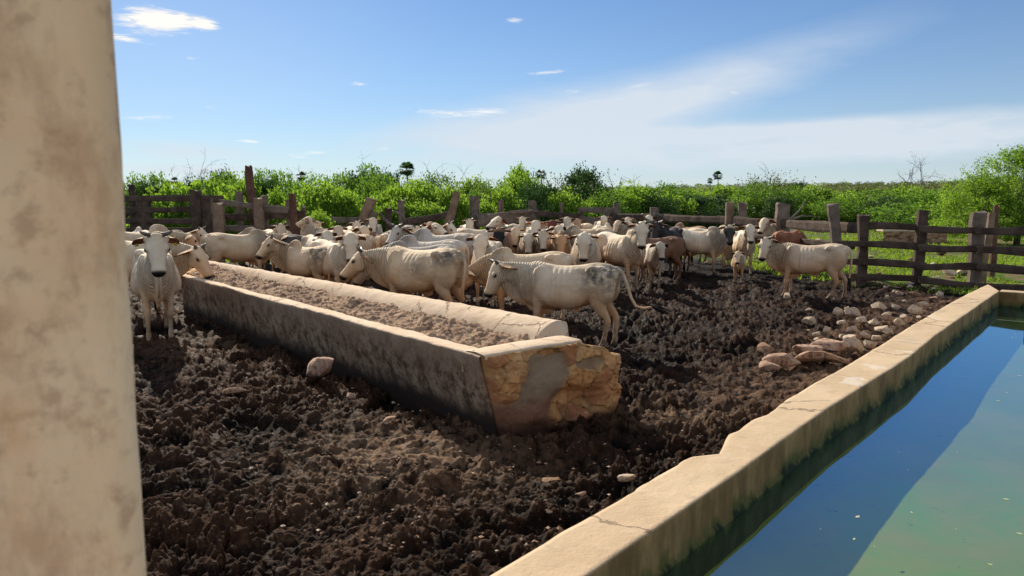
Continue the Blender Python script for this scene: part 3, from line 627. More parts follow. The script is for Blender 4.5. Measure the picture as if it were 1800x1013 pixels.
def build_trough():
    o3 = Vector(((TA.x+TFA.x)/2, (TA.y+TFA.y)/2, 0)); root = link('feed_trough', None, None, o3); tag(root, 'long low masonry feed trough with pale worn rims and a crumbling stone end', 'feed trough')
    A, B, FA, FB = (np.array(p) for p in (TA,TB,TFA,TFB)); n = 420
    t = np.linspace(0,1,n)[:,None]; nr = A*(1-t)+B*t; fr = FA*(1-t)+FB*t; cross = (fr-nr)[:, :2]; wl = np.linalg.norm(cross,axis=1,keepdims=True); cr = cross/wl
    # profile: (fraction across 0..1, offset across in m, z, which rim, top mask)
    ln = nr[:,2]; lf = fr[:,2]
    prof = [(0,.20,-.3,0),(0,.17,.0,0),(0,.14,.15,0),(0,.10,.3,0),(0,.06,.45,0),(0,.03,.58,0),(0,.008,ln-.06,0),(0,0,ln-.018,0),(0,.004,ln-.004,1),(0,.03,ln+.002,1),(0,.10,ln+.004,1),(0,.19,ln+.002,1),(0,.25,ln-.008,1),(0,.29,ln-.03,1),(0,.36,ln-.12,1),(0,.42,ln-.3,1),
            (1,-.52,lf-.36,1),(1,-.47,lf-.24,1),(1,-.42,lf-.15,1),(1,-.36,lf-.085,1),(1,-.29,lf-.035,1),(1,-.22,lf-.008,1),(1,-.14,lf+.006,1),(1,-.07,lf+.0,1),(1,-.02,lf-.02,1),(1,0,lf-.06,.6),(1,-.02,lf-.2,0),(1,-.05,.4,0),(1,-.08,.2,0),(1,-.10,-.3,0)]
    V = []; T = []; along = (t[:,0]*9.)
    chip_n = smooth(.08,.5,fbm(along*2.1,along*0+3,5,91))*.05+smooth(.75,.8,t[:,0])*smooth(1.,.9,t[:,0])*.05
    for fr_, off, z, tp in prof:
        z = np.full(n,1.)*z; base = nr[:, :2]*(1-fr_)+fr[:, :2]*fr_; o = off+.020*fbm(along*1.4+off*3, z*3+fr_*9, 4, 92)*(1 if tp < .5 else .5)
        if fr_ == 0 and off < .05 and tp == 1: o = o+chip_n*(.5+.5*fbm(along*6,z*0,3,93)); 
        if fr_ == 0 and .5 < off+.58 and tp < .5: z = z-0
        wob = .018*fbm(along*.9, off*4+fr_*5+z*0, 4, 94)+(.012*fbm(along*7, off*14+fr_*3+z*0, 3, 95) if tp else 0)
        z = z+wob*(z > .4)
        p = base+cr*np.asarray(o).reshape(-1,1); V.append(np.stack([p[:,0],p[:,1],z],1)); T.append(np.full(n,float(tp)))
    V = np.array(V); k = len(prof)
    # the far rim is broken away over its last stretch
    s = t[:,0]*9.7; brk = smooth(.60,.585,s+.09*fbm(s*5,s*0,3,96))
    for r in range(16,k):
        V[r][:,2] = np.where(V[r][:,2] > .55, V[r][:,2]*(1-brk)+np.minimum(V[r][:,2], .55)*brk, V[r][:,2])
    V = V.reshape(-1,3)-np.array(o3); i = np.arange(k-1)[:,None]*n; j = np.arange(n-1)[None]; f = np.stack([i+j,i+n+j,i+n+j+1,i+j+1],-1).reshape(-1,4)
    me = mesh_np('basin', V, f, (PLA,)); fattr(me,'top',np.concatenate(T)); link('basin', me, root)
    # crumbling end wall: an irregular block, front face gridded and pushed out stone by stone
    def endblock(A2, FA2, dirn, outline, depth, name, seed):
        A2, FA2 = Vector((*A2[:2],0)), Vector((*FA2[:2],0)); X = (FA2-A2); W = X.length; X.normalize(); D = Vector(dirn).normalized()
        gx, gz = 150, 90; x = np.linspace(0,1,gx); topz = np.interp(x, [o[0] for o in outline], [o[1] for o in outline]); topz = topz+.035*fbm(x*12,x*0,4,seed)*(x > .60)
        leftin = .16; V = []; S = []; J = []; PL = []
        for side in (0,1):
            for iz in range(gz):
                h = iz/(gz-1); z = -.25+(topz+.25)*h; tap = (1-np.clip(z/.74,0,1)); xx = x*W+(.07*fbm(np.full(gx,z*5.),x*3,3,seed+30)*smooth(.75,1,x) if seed < 120 else 0); xx = xx+(np.interp(z,[-.3,0,.15,.3,.45,.58,.74],[.20,.17,.14,.10,.06,.03,.0])+.018)*(1-x)-(np.interp(z,[-.3,0,.15,.3,.45,.58,.74],[.20,.17,.14,.10,.06,.03,.0])+.03)*x*(seed > 120)-.03*tap*x
                if side == 0:
                    wx, wz = xx/.21+.5*fbm(xx*4,z*4,2,seed+1), z/.17+.5*fbm(xx*4+7,z*4,2,seed+2); f1,f2,c = worley(wx,wz,seed+3); edge = f2-f1
                    pl = (smooth(.0,.03,(xx/W-.17-.20*smooth(.60,.1,z)*0)+.04*fbm(xx*9,z*9,3,seed+4)-.10*smooth(.25,.62,z)+.12*smooth(.2,.55,z)*(xx/W < .3)*0)*smooth(.53,.50,xx/W+.05*fbm(xx*8,z*8,3,seed+5)+.1*smooth(.35,.1,z))*smooth(.0,.02,topz-.06-z+.03*fbm(xx*9,z*9,3,seed+6)))
                    pl = np.clip(pl,0,1); pl = np.maximum(pl, smooth(.05,.02,np.hypot((xx/W-.70)/1.6,(z-.57)/.9)-.03+.03*fbm(xx*20,z*20,2,seed+8))*.9)
                    pl = np.maximum(pl, smooth(.05,.03,xx/W-.30*smooth(.6,.0,z)+.03*fbm(xx*9,z*9,2,seed+9)-.0)*(xx/W < .3)*smooth(.32,.22,z))
                    push = (1-pl)*(.050*np.clip(edge/.06,0,1)*.6+.05*c+.05*(1-np.abs(fbm(xx*11,z*11,5,seed+17,.65)))+.11*fbm(xx*3.2,z*3.2,3,seed+18)-.01)+pl*.06+.025*fbm(xx*7,z*7,4,seed+7)
                    hole = np.exp(-(((xx/W-.62)/.16)**2+((z-.20)/.13)**2)**2); push = push-.14*hole
                    push = push+.03*smooth(.55,.9,x)*smooth(.7,.3,z)
                    push = push*np.clip(np.minimum((1-x)*14, 1)*np.clip(x*30,0,1), 0, 1)-.10*smooth(.93,1,x)
                    p = np.array(A2)[None]+np.outer(xx,np.array(X))-np.outer(push,np.array(D)); J.append(np.where(pl > .5,0,smooth(.10,.03,edge))); S.append(c); PL.append(pl)
                else:
                    p = np.array(A2)[None]+np.outer(xx,np.array(X))+np.outer(np.full(gx,depth),np.array(D)); z = z-.015; J.append(x*0); S.append(x*0); PL.append(x*0)
                p[:,2] = z; V.append(p)
        V = np.concatenate(V)-np.array(o3); i = np.arange(gz-1)[:,None]*gx; j = np.arange(gx-1)[None]; f0 = np.stack([i+j,i+j+1,i+gx+j+1,i+gx+j],-1).reshape(-1,4); o = gz*gx
        F = [f0, f0[:, ::-1]+o]; jj = np.arange(gx-1); a = (gz-1)*gx+jj; F.append(np.stack([a,a+1,a+1+o,a+o],1)); ii = np.arange(gz-1)
        a = ii*gx; F.append(np.stack([a,a+gx,a+gx+o,a+o],1)); a = ii*gx+gx-1; F.append(np.stack([a,a+o,a+gx+o,a+gx],1))
        me = mesh_np(name, V, np.concatenate(F), (STO,)); fattr(me,'stone',np.concatenate(S)); fattr(me,'joint',np.concatenate(J)); fattr(me,'plaster',np.concatenate(PL)); link(name, me, root)
    dr = (Vector(B)-Vector(A)); dr.z = 0
    endblock(A, FA, dr, [(0,.735),(.10,.745),(.35,.765),(.55,.775),(.63,.775),(.70,.72),(.80,.68),(.88,.60),(.95,.585),(1,.56)], .30, 'end_wall', 101)
    # pale cap of the end wall
    X = Vector(FA)-Vector(A); X.z = 0; mb = []; m_ = 90; q = np.linspace(.010,.645,m_); V = []
    D = dr.normalized()
    for off, dz in ((-.055,-.03),(-.062,.0),(-.03,.014),(.08,.020),(.2,.018),(.30,.0),(.31,-.2)):
        e = off+.02*fbm(q*9,q*0+off*5,3,111)*(off < 0); z = np.interp(q,[0,.35,.645],[.738,.768,.785])+dz+.006*fbm(q*12,q*0+off*9,3,112)
        V.append(np.stack([A[0]+X.x*q+D.x*e, A[1]+X.y*q+D.y*e, z],1))
    V = np.concatenate(V)-np.array(o3); i = np.arange(6)[:,None]*m_; j = np.arange(m_-1)[None]; f = np.stack([i+j,i+j+1,i+m_+j+1,i+m_+j],-1).reshape(-1,4)
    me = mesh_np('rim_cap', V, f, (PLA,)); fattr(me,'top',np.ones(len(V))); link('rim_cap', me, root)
    dn = (Vector(A)-Vector(B)); dn.z = 0
    endblock(FB, B, dn, [(0,.78),(.5,.74),(1,.72)], .25, 'end_wall', 131)
    # feed bed
    nx, ny = 700, 90; s, w = np.meshgrid(np.linspace(.028,.985,nx), np.linspace(.10,.88,ny)); a = A[None,None]*(1-s)[...,None]+B*s[...,None]; b = FA*(1-s)[...,None]+FB*s[...,None]
    p = a*(1-w)[...,None]+b*w[...,None]; x, y = p[...,0].ravel(), p[...,1].ravel(); h = np.zeros(x.shape)
    for sc_, amp, sd in ((.16,.035,141),(.08,.028,142),(.045,.016,143)):
        f1,f2,c = worley((x+.03*fbm(x*9,y*9,2,3))/sc_, y/sc_, sd); h += amp*np.sqrt(np.clip(1-(f1/(.35+.4*c))**2,0,1))*c*(c > .35)
    sr, wr = s.ravel(), w.ravel(); mound = .07*smooth(.72,.97,sr)+.05*np.exp(-((wr-.66)/.16)**2)*(.4+.6*vn(sr*14,wr*0,4))
    z = FEEDZ-.075+h*(.8+.6*vn(sr*16,wr*5,6))+mound+.03*fbm(x*3,y*3,3,144)+.01*fbm(x*30,y*30,3,145)-(A[2]-p[...,2].ravel())*.3
    z -= .05*smooth(.2,.1,sr)
    m = Mat('sandy_feed', .95, .1); c = m.mix(m.ramp(m.noise(4,6,.65), .35,.65), (.26,.165,.11), (.42,.29,.19)); c = m.mix(m.ramp(m.noise(16,5,.7), .52,.70), c, (.13,.07,.05)); m.col(c); m.bump(m.noise(60,5,.7), .7, .012)
    i = np.arange(ny-1)[:,None]*nx; j = np.arange(nx-1)[None]; f = np.stack([i+j,i+nx+j,i+nx+j+1,i+j+1],-1).reshape(-1,4)
    me = mesh_np('feed', np.stack([x,y,z],1), f, (m.m,)); tag(link('feed', me), 'lumpy sandy brown cattle feed filling the masonry trough', 'feed', kind='stuff')
build_trough()
# ------------------------------------------------------------------ stones
def M_rock(name, a, b, c_):
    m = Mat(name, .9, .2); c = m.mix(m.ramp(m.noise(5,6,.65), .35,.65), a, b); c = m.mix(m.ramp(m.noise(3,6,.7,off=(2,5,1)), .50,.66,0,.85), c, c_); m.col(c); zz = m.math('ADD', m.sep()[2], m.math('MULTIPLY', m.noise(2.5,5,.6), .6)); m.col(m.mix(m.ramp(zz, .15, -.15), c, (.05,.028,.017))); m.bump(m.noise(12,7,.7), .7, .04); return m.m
ROCKM = [M_rock('pale_limestone',(.60,.46,.32),(.72,.58,.43),(.34,.22,.14)), M_rock('pink_rock',(.42,.24,.16),(.60,.42,.30),(.14,.06,.04)), M_rock('brown_rock',(.30,.17,.10),(.42,.26,.16),(.09,.05,.035))]
def rock_mesh(seed, mi, flat=.6, ang=.0):
    bm_ = MB(); bm_.ball((0,0,0), 1, 26); me = bm_.mesh('stone', (ROCKM[mi],)); v = coords(me)
    d = 1+.38*fbm3(v+seed*7.7, 1.1, 2, seed)+.10*fbm3(v+seed*3.1, 3., 3, seed+1); v = v*d[:,None]
    rs = np.random.RandomState(seed)
    for _ in range(16 if ang else 9):
        nn = rs.normal(size=3); nn /= np.linalg.norm(nn); lim = rs.uniform(.38,.62); q = v@nn; v = v-np.outer(np.clip(q-lim,0,None)*(.97 if ang else .9), nn)
    v += .03*fbm3(v, 6, 3, seed)[:,None]*v; v[:,2] *= flat; me.vertices.foreach_set('co', v.astype(np.float32).ravel()); me.update(); return me
def rock(u, v, wpx, mi, seed, label, group=None, flat=.6, ang=0, sink=.25, asp=.75):
    p = P(u, v); r = wpx*p.y/FP/2; me = cached(('rock',seed,mi,flat,ang), lambda: rock_mesh(seed,mi,flat,ang))
    o = link('stone', me, None, (p.x, p.y+r*.5*0, gh(p.x,p.y)+.06+r*flat*(1-sink)*.6)); o.scale = (r, r*asp, r); rr = random.Random(seed*77+int(u)); o.rotation_euler = (rr.uniform(-.2,.2), rr.uniform(-.2,.2), rr.uniform(-.5,.5)+(rr.choice([0,math.pi])))
    tag(o, label, 'stone', group); return o
rock(564,684,82,1,1,'large pinkish angular rock lying in the mud beside the long trough','stones',.95,1,-.35,.9)
rock(412,702,50,2,2,'flat brown stone half sunk in the mud left of the pinkish rock','stones',.28)
rock(619,712,30,1,3,'small pink stone right beside the large pinkish rock','stones',.5)
rock(627,744,34,0,4,'pale flat stone in the mud in front of the trough side','stones',.35)
rock(688,750,30,1,5,'reddish flat stone in the mud at the edge of the trough shadow','stones',.35)
rock(691,720,9,0,6,'tiny white pebble in the shadow against the trough side','stones',.7)
rock(1384,528,24,0,7,'bright cream rock at the front hooves of the far right cow','stones',.8,1)
rock(1098,855,44,0,8,'pale flat stone close to the chipped notch of the tank rim','stones',.35)
rock(965,858,40,2,9,'broad brown stone sunk in the mud in front of the trough end','stones',.3)
rock(1020,883,22,1,10,'light brown stone lower down beside the tank wall','stones',.35)
strip = [(1425,570,30,0),(1470,553,28,0),(1500,556,40,0),(1452,585,22,0),(1513,570,34,0),(1535,575,30,0),(1560,562,32,0),(1580,572,30,0),(1548,585,34,0),(1500,585,26,0),(1478,572,24,0),
 (1520,598,28,0),(1540,603,30,0),(1563,590,28,0),(1433,597,22,0),(1435,607,16,0),(1420,588,10,0),(1575,545,24,0),(1605,552,34,0),(1545,545,34,0),(1623,541,18,0),(1590,535,12,0),(1492,607,44,0),(1450,617,66,1),(1415,622,60,1),(1380,645,74,1),(1430,640,70,1),(1350,650,50,1),(1460,640,60,2),(1345,622,46,2),(1500,617,54,0),(1530,612,40,0),(1480,597,18,0),(1425,548,16,1),(1650,522,22,0),(1610,525,26,1),(1580,520,20,1),(1560,528,14,0),(1600,508,18,0),(1640,512,14,0),(1640,530,24,1),(1557,506,12,0),(1572,515,14,0),(1487,545,14,0),(1615,560,14,0),(1588,560,20,0)]
STRIP = []
dsc = ['pale rounded','reddish flat','brown half-buried']
for i, (u, v, w, mi) in enumerate(strip):
    big = 'large' if w > 45 else ('small' if w < 20 else 'middling')
    near_ = 'nearest the trough' if u < 1440 else ('against the tank wall' if u*.62+v > 1540 else 'in the middle of the strip')
    far_ = 'at the far end by the fence' if v < 532 else ('towards the near end' if v > 600 else 'half way along')
    row = ['big','small','middling'][0 if w > 45 else (1 if w < 20 else 2)]+' '+['pale rounded','reddish flat','brown half-buried'][mi]
    STRIP.append((row, u, v, w, mi))
kinds_ = {}
for q in STRIP: kinds_.setdefault(q[0], []).append(q)
ORD = ['nearest','second nearest','third nearest','fourth nearest','fifth nearest','sixth nearest','seventh nearest','eighth nearest','ninth nearest','tenth nearest']+['%dth nearest' % k for k in range(11,40)]
for kk, lst in kinds_.items():
    for i, (row, u, v, w, mi) in enumerate(sorted(lst, key=lambda q: -q[2])):
        rock(u, v, w*1.12, mi, 20+(int(u) % 9), f'{ORD[i]} of the {row} stones strewn beside the tank wall', 'stones strewn beside the tank wall', .55 if mi == 0 else .34, 1 if mi == 0 else 0, .35 if int(u) % 3 else .7, .62+.35*((int(u)*7) % 10)/10)
# ------------------------------------------------------------------ pillar close to the lens
def build_pillar():
    m = Mat('stained_plaster', .85, .25); c = m.mix(m.ramp(m.noise(3,5,.55), .3,.7), (.78,.53,.33), (.88,.66,.45))
    c = m.mix(m.ramp(m.noise(13,6,.68,stretch=(1,1,.5)), .46,.70,0,.5), c, (.42,.23,.14)); c = m.mix(m.ramp(m.noise(26,5,.6), .50,.70,0,.6), c, (.42,.25,.16)); c = m.mix(m.ramp(m.noise(5,4,.6,off=(3,9,2),stretch=(1,1,.5)), .60,.72,0,.6), c, (.66,.36,.16)); m.col(c)
    m.bump(m.noise(12,6,.6), .4, .02)
    w = .42; r = .05; V = []; nz = 160; ring = []
    for cx, cy, a0 in ((w/2-r,-w/2+r,-90),(w/2-r,w/2-r,0),(-w/2+r,w/2-r,90),(-w/2+r,-w/2+r,180)):
        for k in range(9): a = R(a0+k*90/8); ring.append((cx+r*math.cos(a), cy+r*math.sin(a)))
    ring = np.array(ring); n = len(ring)
    for i in range(nz):
        z = -.1+3.3*i/(nz-1); q = ring*(1+.012*fbm(ring[:,0]*9+z*5, ring[:,1]*9-z*4, 3, 150))[:,None]; V.append(np.column_stack([q, np.full(n,z)]))
    V = np.concatenate(V); i = np.arange(nz-1)[:,None]*n; j = np.arange(n)[None]; jn = (j+1) % n; f = np.stack([i+j,i+jn,i+n+jn,i+n+j],-1).reshape(-1,4)
    me = mesh_np('pillar', V, f, (m.m,)); b = len(V); o = link('plastered_pillar', me, None, (-1.15*math.sin(R(39.6)), 1.15*math.cos(R(39.6)), 0), R(40)); tag(o, 'beige plastered pillar with brown stains standing right beside the viewer', 'pillar')
build_pillar()
def bounce_slab():  # unseen concrete slab, added to bounce warm light onto the pillar
    m = Mat('bounce_floor_concrete', .9, .2); m.col(m.mix(m.ramp(m.noise(2,6,.65),.3,.7), (.50,.40,.29), (.60,.50,.38))); m.bump(m.noise(20,6,.7), .4, .02)
    pts = [(-6,-6),(3,-6),(3,.2),(1.2,1.0),(-.2,2.2),(-6,2.2)]; V = [(x,y,.12) for x,y in pts]+[(x,y,-.3) for x,y in pts]; n = len(pts)
    me = bpy.data.meshes.new('bounce_floor'); me.from_pydata(V, [], [tuple(range(n))]+[(i,i+n,(i+1)%n+n,(i+1)%n) for i in range(n)]); me.materials.append(m.m); tag(link('bounce_floor', me), kind='structure')
bounce_slab()
def pebbles():
    rs = np.random.RandomState(5); n = 1300; v = rs.uniform(560,1010,n); u = rs.uniform(250,1250,n); d = 2.15*FP/(v-YH); x = (u-900)/FP*d
    mask = inpoly(x,d,CORRAL) & (seg_dist(x,d,[((TA.x+TFA.x)/2,(TA.y+TFA.y)/2),((TB.x+TFB.x)/2,(TB.y+TFB.y)/2)]) > .8); q = (x-INN[3].x)*WN.x+(d-INN[3].y)*WN.y; mask &= q < -.45; cl = fbm(x*.8,d*.8,3,66) > -.1; mask &= cl; x, d = x[mask], d[mask]; n = len(x)
    ck = clods(x, d)-.075+base_h(x, d); r = .006+.016*rs.uniform(0,1,n)**3; base = np.array([(1,0,0),(-1,0,0),(0,1,0),(0,-1,0),(0,0,.6),(0,0,-.6)])
    V = (base[None]*r[:,None,None]*rs.uniform(.6,1.5,(n,6,1)))+np.stack([x,d,ck+r*.4],1)[:,None]; f = np.array([(0,2,4),(2,1,4),(1,3,4),(3,0,4),(2,0,5),(1,2,5),(3,1,5),(0,3,5)])
    F = (f[None]+np.arange(n)[:,None,None]*6).reshape(-1,3); me = mesh_np('pebbles', V.reshape(-1,3), F, (ROCKM[0],ROCKM[2]), False, np.repeat(rs.choice([0,1],n,p=[.2,.8]),8)); tag(link('pebbles', me), 'tiny pale grit and pebbles trodden into the dark mud', 'pebbles', kind='stuff')
pebbles()
# ------------------------------------------------------------------ timber fences
def M_wood(name, a, b):
    m = Mat(name, .85, .2); c = m.mix(m.ramp(m.noise(3,5,.6), .35,.65), a, b); g = m.noise(9,6,.7,stretch=(1,1,6)) ; c = m.mix(m.ramp(g,.52,.68,0,.7), c, tuple(x*.35 for x in a))
    m.col(c); m.bump(m.noise(16,6,.7), .6, .02); return m.m
WOOD = {'dark': M_wood('dark_timber',(.062,.040,.030),(.125,.088,.066)), 'grey': M_wood('grey_timber',(.14,.105,.080),(.24,.185,.145)), 'pale': M_wood('pale_timber',(.20,.13,.09),(.30,.21,.145)), 'red': M_wood('red_brown_timber',(.10,.05,.035),(.16,.085,.06))}
TS = [0]
def beam(a, b, w, t, mat, parent, name, lean=(0,0)):
    """a rough-hewn beam from a to b; w wide, t thick"""
    TS[0] += 1; a, b = Vector(a), Vector(b); d = b-a; L_ = d.length; d.normalize()
    ref = Vector((0,1,0)) if abs(d.z) > .6 else Vector((0,0,1)); s1 = d.cross(ref).normalized(); s2 = s1.cross(d).normalized(); n = max(6, int(L_/.22)); rs = np.random.RandomState(TS[0]); rr = []
    ph = rs.uniform(0,6,4)
    for i in range(n+1):
        u = i/n; c = a+d*(L_*u)+s1*(.018*math.sin(u*5+ph[0])+rs.uniform(-.006,.006))+s2*(.018*math.sin(u*4+ph[1]))
        ww = w/2*(1+.10*math.sin(u*7+ph[2])+rs.uniform(-.09,.09)); tt = t/2*(1+.10*math.sin(u*6+ph[3])+rs.uniform(-.05,.05)); ring = []
        for k in range(8):
            q = math.pi*2*(k+.5)/8; cx, cy = math.cos(q), math.sin(q); e = .6; sx = math.copysign(abs(cx)**e, cx); sy = math.copysign(abs(cy)**e, cy)
            ring.append(c+s1*(sx*ww*1.06)+s2*(sy*tt*1.06)+d*((rs.uniform(-.05,.05) if i in (0,n) else 0)))
        rr.append(ring)
    mb = MB(); mb.rings(rr); o = link(name, mb.mesh(name, (WOOD[mat],), False), parent)
    if parent is not None: o.matrix_parent_inverse = Matrix.Translation(parent.location).inverted()
    return o
def fence_root(label, loc, cat='fence', name='timber_fence'):
    r = link(name, None, None, loc); bpy.context.view_layer.update(); return tag(r, label, cat)
def post(par, u, vt, d, w, mat='dark', lean=0, z0=-.3, wt=None):
    t = PD(u, vt, d); ub = u-lean*0; b = Vector((t.x-lean, d, z0)); beam(b, t, w, w*.8, mat, par, 'post')
def rail(par, u0, v0, d0, u1, v1, d1, w, mat='dark', t=.07): beam(PD(u0,v0,d0), PD(u1,v1,d1), t, w, mat, par, 'rail')
fr_ = fence_root('dark four-rail timber fence on the right, ending behind the water tank', (9,19,0))
for u, v, d, w, mt, ln in ((1520,378,19.3,.25,'dark',.03),(1623,372,18.6,.24,'dark',.08),(1722,373,17.9,.30,'grey',.05),(1830,372,17.0,.26,'dark',0)): post(fr_,u,v,d,w,mt,ln)
for k,(a,b,c,e) in enumerate(((397,402,404,409),(430,434,438,447),(462,466,470,478),(487,492,503,508))):
    dz = .16
    rail(fr_,1470 if k else 1505,a-2,19.5,1630,b,18.45,.17); rail(fr_,1616,b+2,18.35,1727,c,17.7,.165); rail(fr_,1718,c+1,17.6,1860,e,16.5,.18)
fb = fence_root('row of thick weathered posts with one heavy top rail behind the herd', (7,28,0))
for u, v, d, w, mt, ln in ((1465,360,20.3,.26,'grey',-.22),(1377,358,24.3,.46,'grey',.0),(1305,357,26.5,.28,'grey',.03),(1284,357,27,.30,'pale',.0),(1150,366,32,.42,'grey',0),(1084,357,35,.30,'grey',.0)): post(fb,u,v,d,w,mt,ln)
for a in ((1075,381,35,1180,383,31),(1165,383,31.5,1300,389,26.5),(1290,388,26.6,1395,395,23.6),(1385,394,23.7,1512,402,19.5)): rail(fb,*a,.30,'dark',.09)
for a in ((1095,397,34,1300,411,26.4),(1300,411,26.3,1500,434,19.7)): rail(fb,*a,.16,'dark',.07)
fg = fence_root('grey plank gate panel with a square opening behind the herd', (4,35,0), 'gate', 'plank_gate')
rail(fg,1017,370,35,1080,369,35,.26,'grey'); rail(fg,1017,390,34.9,1080,388,34.9,.42,'grey')
for u, w in ((1021,.22),(1068,.34),(1079,.16)): post(fg,u,367,35.1,w,'grey')
fm = fence_root('old sagging rail fence with broken posts at the middle back of the corral', (-1,32,0))
rail(fm,838,388,30,940,379,33.5,.50,'grey',.1); rail(fm,935,375,33.4,1020,381,35,.28,'dark',.09); rail(fm,832,378,30,945,372,33.4,.10,'grey',.06)
for u, v, w, ln, mt in ((833,347,.34,.0,'grey'),(839,352,.22,.1,'grey'),(882,352,.20,0,'grey'),(878,356,.14,0,'pale'),(936,354,.40,.02,'grey'),(987,358,.16,0,'pale')): post(fm,u,v,31+.03*(u-833),w,mt,ln)
fl_ = fence_root('leaning plank props with a sloping rail behind the long-horned cow', (-4,27.5,0))
rail(fl_,714,390,28,800,377,28.6,.27,'dark',.08); rail(fl_,690,404,28,830,402,28.6,.20,'dark',.08); rail(fl_,574,386,27.8,636,387,27.8,.22,'grey',.08); rail(fl_,574,399,27.8,636,400,27.8,.16,'dark',.08)
post(fl_,803,337,28.5,.30,'pale',.75); post(fl_,652,350,27.6,.34,'pale',.95); post(fl_,660,374,27.5,.26,'grey',1.2); post(fl_,706,352,28.4,.22,'grey'); post(fl_,683,366,28.4,.24,'dark')
fc = fence_root('tall dark plank fence behind the cattle, at the left beside the pillar', (-11,26,0))
for v, w in ((350,.22),(369,.21),(389,.20),(406,.19)): rail(fc,205,v,26,392,v-1,26.3,w,'dark',.08)
for u, v, w, mt in ((251,352,.50,'dark'),(343,335,.34,'dark'),(364,345,.3,'dark'),(231,326,.2,'dark'),(372,350,.14,'grey')): post(fc,u,v,26.25,w,mt)
fd = fence_root('broken plank pen with pale posts and one very tall leaning post', (-9,25.5,0))
for a in ((385,357,25.6,508,369,25.4),(388,382,25.7,535,377,25.4),(390,402,25.7,512,400,25.4)): rail(fd,*a,.22,'grey' if a[1] != 382 else 'dark',.07)
post(fd,437,292,25.9,.24,'red',-.18); post(fd,434,303,26.0,.14,'grey',-.15)
for u, v, w, mt, ln in ((384,358,.32,'pale',.04),(454,350,.30,'pale',-.04),(514,341,.22,'red',-.02),(420,338,.24,'grey',0),(463,344,.26,'grey',0),(506,352,.18,'grey',0),(533,363,.16,'grey',.3)): post(fd,u,v,25.3 if mt in ('pale','red') else 25.8,w,mt,ln)
s_ = beam(PD(1752,362,20.5)-Vector((0,0,0)), Vector((PD(1752,362,20.5).x,20.5,-.2)), .14,.12,'red',None,'wooden_stake'); tag(s_, 'thin reddish stake standing behind the thick grey fence post', 'stake')
s_ = beam(PD(1741,376,19.4), Vector((PD(1741,376,19.4).x-.05,19.4,-.2)), .16,.14,'pale',None,'wooden_stake'); tag(s_, 'pale short stake just right of the thick grey fence post', 'stake')
# low stone wall in the pasture
def stone_wall():
    a, b = P(1551,428), P(1662,430); mb = []; root = link('stone_wall', None, None, tuple(a)); bpy.context.view_layer.update(); tag(root, 'low dry-stone wall with a flat cap in the pasture behind the fence', 'wall')
    d = (b-a); n = 120; k = 24; V = []; f = []
    prof = [(0,0),(0,.2),(0,.4),(0,.6),(.6,.6),(.6,0)]
    for i in range(n):
        t = i/(n-1)
        for j in range(k):
            z = .60*j/(k-1); V.append((d.x*t, d.y*t, z))
    V = np.array(V); f1, f2, c = worley(V[:,0]/.28, V[:,2]/.16, 200); V[:,1] -= .12*np.sqrt(np.clip(1-(f1/.7)**2,0,1))
    i = np.arange(n-1)[:,None]*k; j = np.arange(k-1)[None]; f = np.stack([i+j,i+k+j,i+k+j+1,i+j+1],-1).reshape(-1,4)
    link('masonry', mesh_np('masonry', V, f, (ROCKM[2],)), root)
    mb = MB(); x = d.length; mb.rings([[(-.1,-.2,.6),(x+.1,-.2,.62),(x+.1,.5,.62),(-.1,.5,.6)],[(-.1,-.2,.72),(x+.1,-.2,.74),(x+.1,.5,.74),(-.1,.5,.72)]]); link('cap', mb.mesh('cap', (ROCKM[0],), False), root)
stone_wall()
# ------------------------------------------------------------------ vegetation
def M_leaf(name, a, b, tr, f=.45):
    m = Mat(name, .6, .15); oi = m.N.new('ShaderNodeObjectInfo'); v = m.attr('tone'); c = m.mix(v, a, b)
    c = m.mix(m.ramp(oi.outputs['Random'],0,1,0,.55), c, tuple(x*.5 for x in a)); c = m.mix(m.ramp(m.math('FRACT', m.math('MULTIPLY', oi.outputs['Random'], 7.3)),.3,1,0,.5), c, (.11,.125,.045)); m.col(c); m.translucent(m.mix(v, tr, tuple(x*1.2 for x in tr)), f); return m.m
LEAF = [M_leaf('lime_leaves',(.095,.19,.020),(.18,.29,.04),(.28,.46,.04),.47), M_leaf('green_leaves',(.060,.13,.020),(.12,.21,.035),(.18,.34,.03),.42), M_leaf('dark_leaves',(.022,.055,.016),(.045,.095,.028),(.05,.12,.02),.3), M_leaf('olive_leaves',(.09,.10,.035),(.14,.15,.055),(.14,.17,.04),.35)]
LEAF.append(M_leaf('grass_blades',(.12,.20,.022),(.24,.30,.06),(.30,.46,.03),.4))
BARK = M_wood('bark',(.09,.07,.055),(.15,.125,.10)); DRYT = simple('dry_twigs', (.20,.165,.14), .9, .1, 10, .7)
def leaves(cent, size, rs, elong=1.6, droop=0):
    n = len(cent); a = rs.normal(size=(n,3)); a[:,2] -= droop; a /= np.linalg.norm(a,axis=1)[:,None]; b = np.cross(a, rs.normal(size=(n,3))); b /= np.linalg.norm(b,axis=1)[:,None]
    s = size*rs.uniform(.6,1.35,n)[:,None]; a = a*s*elong*.5; b = b*s*.5
    V = np.stack([cent-a, cent+b*.9-a*.1, cent+a, cent-b*.9-a*.1],1).reshape(-1,3); f = np.arange(n*4).reshape(-1,4); return V, f
def twigs(mb, base, tips, r, rs):
    for t in tips:
        m1 = base*.5+t*.5+rs.normal(size=3)*.12*np.linalg.norm(t-base)*.5; mb.tube([tuple(base), tuple(m1), tuple(t)], [r, r*.6, r*.15], 5, (1,.1,0))
